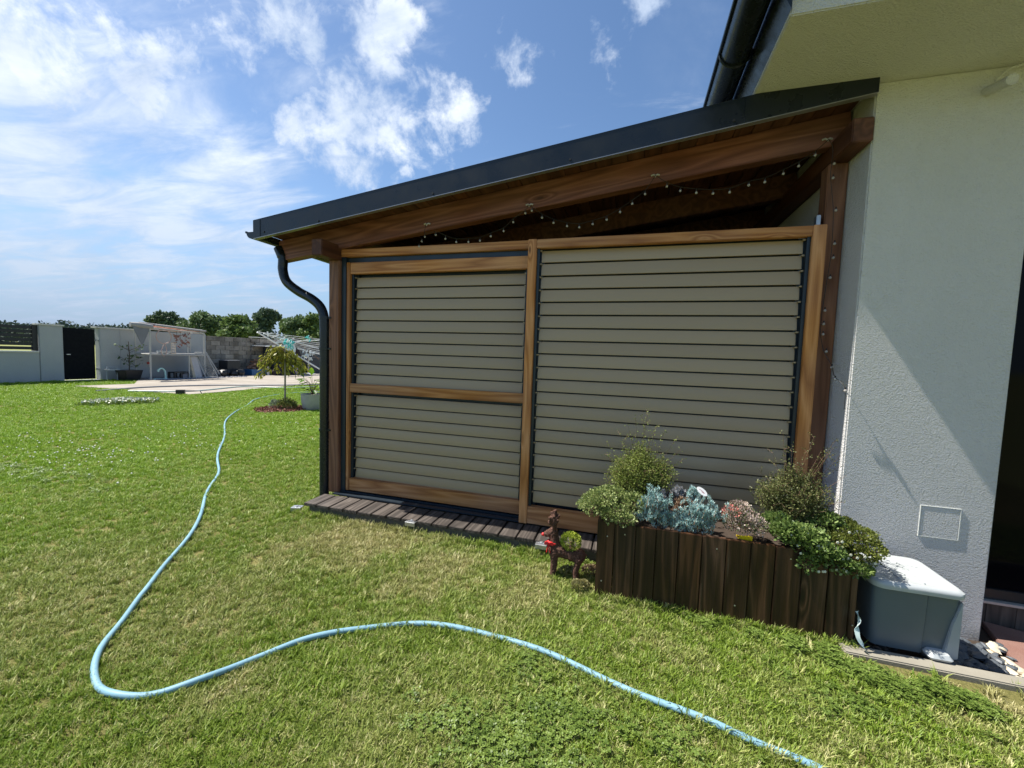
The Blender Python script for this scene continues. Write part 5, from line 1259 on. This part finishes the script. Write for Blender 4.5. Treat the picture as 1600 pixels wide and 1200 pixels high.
# keep what the lawn shows from here and a step to the side
r = np.hypot(x1, y1); z = np.array([lawn_h(a, b) for a, b in zip(x1, y1)])
sc = np.clip(.72+.055*r, .75, 1.9)*rng.uniform(.75, 1.2, len(r))
nz = np.sin(x1*2.3+1.3*np.sin(y1*1.7))*np.sin(y1*2.9+1.1*np.sin(x1*1.9)); sc *= 1+.12*nz
scatter('grass', np.stack([x1, y1, z], 1), sc, tufts, 'short mown lawn grass, green with dry straw patches', GRASS, 'grass')
print('tufts', len(x1))
# long unmown tufts along kerb, deck and planter edges and scattered in the lawn
longt = bpy.data.collections.new('long_tufts'); 
for k in range(4): longt.objects.link(tuft('long_grass', 14, .065, .025, GRASS, .0026, .9))
pts = []
for k in range(900):
    q = random.random()
    if q < .4: x, y = random.uniform(-3.0, -.3), 2.965+random.gauss(0, .02)-.01
    elif q < .7: x, y = random.uniform(PXA, 1.25), PYF-.012+random.gauss(0, .012)
    elif q < .72: x, y = random.uniform(1.2, 1.9), KERB_Y-.04-abs(random.gauss(0, .02))
    else: a = random.uniform(R(30), R(170)); r_ = random.uniform(1., 5); x, y = math.cos(a)*r_, math.sin(a)*r_
    if y > 2.985 and x > -2.84: continue
    if x > PXA and y > PYF: continue
    pts.append((x, y, lawn_h(x, y)))
for p_ in pp[::2]:
    if math.hypot(p_.x, p_.y) < 6:
        for k_ in range(3):
            s_ = random.choice((-1, 1)); pts.append((p_.x+random.gauss(0, .008)+s_*.016, p_.y+random.gauss(0, .012)-.014, lawn_h(p_.x, p_.y)))
scatter('long_grass', pts, [random.uniform(.5, 1.0) if k_ < 860 else random.uniform(.35, .6) for k_ in range(len(pts))], longt, 'longer grass tufts along the deck step and planter', GRASS, 'grass')
# clover and weeds
CLOV = leafmat('clover leaves', (.05, .09, .014), (.12, .18, .03), (.22, .30, .07), .28, .45, 9)
clv = bpy.data.collections.new('clover_sprigs')
def sprig(n, rad, hgt, L, mat):
    V = []; Fq = []
    for k in range(n):
        a = random.uniform(0, 6.28); r_ = rad*math.sqrt(random.random()); c_ = Vector((r_*math.cos(a), r_*math.sin(a), hgt*random.uniform(.4, 1.1))); t0 = random.uniform(0, 6.28)
        for q in range(3):
            th_ = t0+q*2.094; o_ = Vector((math.cos(th_), math.sin(th_), random.uniform(.0, .35))).normalized(); s_ = o_.cross(Vector((0, 0, 1))).normalized(); b = len(V)
            V += [tuple(c_), tuple(c_+o_*L*.5+s_*L*.42), tuple(c_+o_*L*.95+s_*L*.2), tuple(c_+o_*L*.95-s_*L*.2), tuple(c_+o_*L*.5-s_*L*.42)]; Fq.append((b, b+1, b+2, b+3, b+4))
    me = bpy.data.meshes.new('sprig'); me.from_pydata(V, [], Fq); me.materials.append(mat); return bpy.data.objects.new('clover_sprig', me)
for k in range(4): clv.objects.link(sprig(13, .03, .026, .0085, CLOV))
pts = []; scl = []
def patch(cx_, cy_, rx, ry, n, s=(.8, 1.3)):
    for k in range(n):
        x, y = cx_+random.gauss(0, rx), cy_+random.gauss(0, ry)
        if (x > PXA-.01 and y > PYF-.01) or (x > 1.15 and y > KERB_Y-.03) or (y > 2.97): continue
        pts.append((x, y, lawn_h(x, y)+.004)); scl.append(random.uniform(*s))
for (px, py, rx, ry, n) in ((880, 1120, .13, .10, 110), (790, 1170, .14, .08, 120), (700, 1130, .10, .06, 30), (860, 1050, .12, .08, 30), (1040, 1160, .12, .06, 25)):
    q = at_z(px, py, 0); patch(q.x, q.y, rx, ry, n)
for (px, py, rx, ry, n, s) in ((1245, 1012, .03, .03, 34, (.9, 1.5)), (1300, 1024, .03, .03, 34, (.9, 1.6)), (1375, 1062, .04, .03, 60, (.8, 1.3)), (1420, 1078, .05, .03, 70, (.8, 1.35)), (1460, 1078, .03, .03, 30, (1., 1.6)), (1520, 1100, .035, .03, 80, (.8, 1.35)), (1110, 978, .04, .02, 16, (.8, 1.2)), (1180, 992, .02, .015, 14, (.8, 1.2)), (985, 934, .03, .015, 22, (.9, 1.4)), (1330, 1045, .05, .03, 34, (.9, 1.4)), (1330, 1100, .2, .08, 50, (.8, 1.3)), (895, 870, .1, .1, 30, (.8, 1.3))):
    q = at_z(px, py, 0); patch(q.x, q.y, rx, ry, n, s)
for (px, py, rx, ry, n) in ((100, 700, 1.0, .5, 700), (350, 690, .9, .4, 500), (430, 670, .7, .4, 300), (230, 720, .6, .4, 200)):
    q = at_z(px, py, 0); patch(q.x, q.y, rx, ry, n, (1.0, 1.8))
scatter('clover', pts, scl, clv, 'clover and low weeds growing in the lawn and along the kerb', CLOV, 'clover')
# white clover heads
wfl = bpy.data.collections.new('clover_heads')
wb = MB(); wb.ball((0, 0, .055), (.011, .011, .009), 7, 0, .15); wb.tube([(0, 0, 0), (0, 0, .05)], .0012, 3, 1)
me = bpy.data.meshes.new('head'); me.from_pydata(wb.v, [], wb.f); me.materials.append(plain('clover bloom', (.74, .74, .66), .7)); me.materials.append(CLOV); me.polygons.foreach_set('material_index', wb.m); wfl.objects.link(bpy.data.objects.new('clover_head', me))
pts = []; scl = []
for (px, py, rx, ry, n) in ((90, 700, .9, .35, 80), (60, 725, .6, .2, 40), (340, 700, .8, .3, 26), (270, 680, .8, .3, 18), (350, 665, 1.2, .5, 30), (200, 715, .3, .2, 16)):
    q = at_z(px, py, 0)
    for k in range(n): x, y = q.x+random.gauss(0, rx), q.y+random.gauss(0, ry); pts.append((x, y, 0)); scl.append(random.uniform(.55, 1.0))
scatter('clover_flowers', pts, scl, wfl, 'scattered white clover blooms in the left part of the lawn', CLOV, 'flowers')
# dense patch of white flowers in the lawn
q = at_z(190, 631, 0); t = thing('flower_patch', 'low cushion of white flowers in the lawn before the gate', 'flowers', (q.x, q.y, 0), R(62))
k = 900; a = rng.uniform(0, 6.28, k); rr_ = np.sqrt(rng.random(k)); pts = np.stack([np.cos(a)*rr_*.78, np.sin(a)*rr_*.38, rng.uniform(.02, .10, k)*(1-rr_**2*.7)], 1)
leaves('foliage', pts, .06, .035, CLOV, t)
k = 420; a = rng.uniform(0, 6.28, k); rr_ = np.sqrt(rng.random(k)); pts = np.stack([np.cos(a)*rr_*.72, np.sin(a)*rr_*.34, .05+.07*(1-rr_**2*.7)+rng.uniform(-.01, .02, k)], 1)
leaves('blossoms', pts, .045, .04, WF, t, np.tile([0, 0, 1.], (k, 1)), 1., rounded=True)
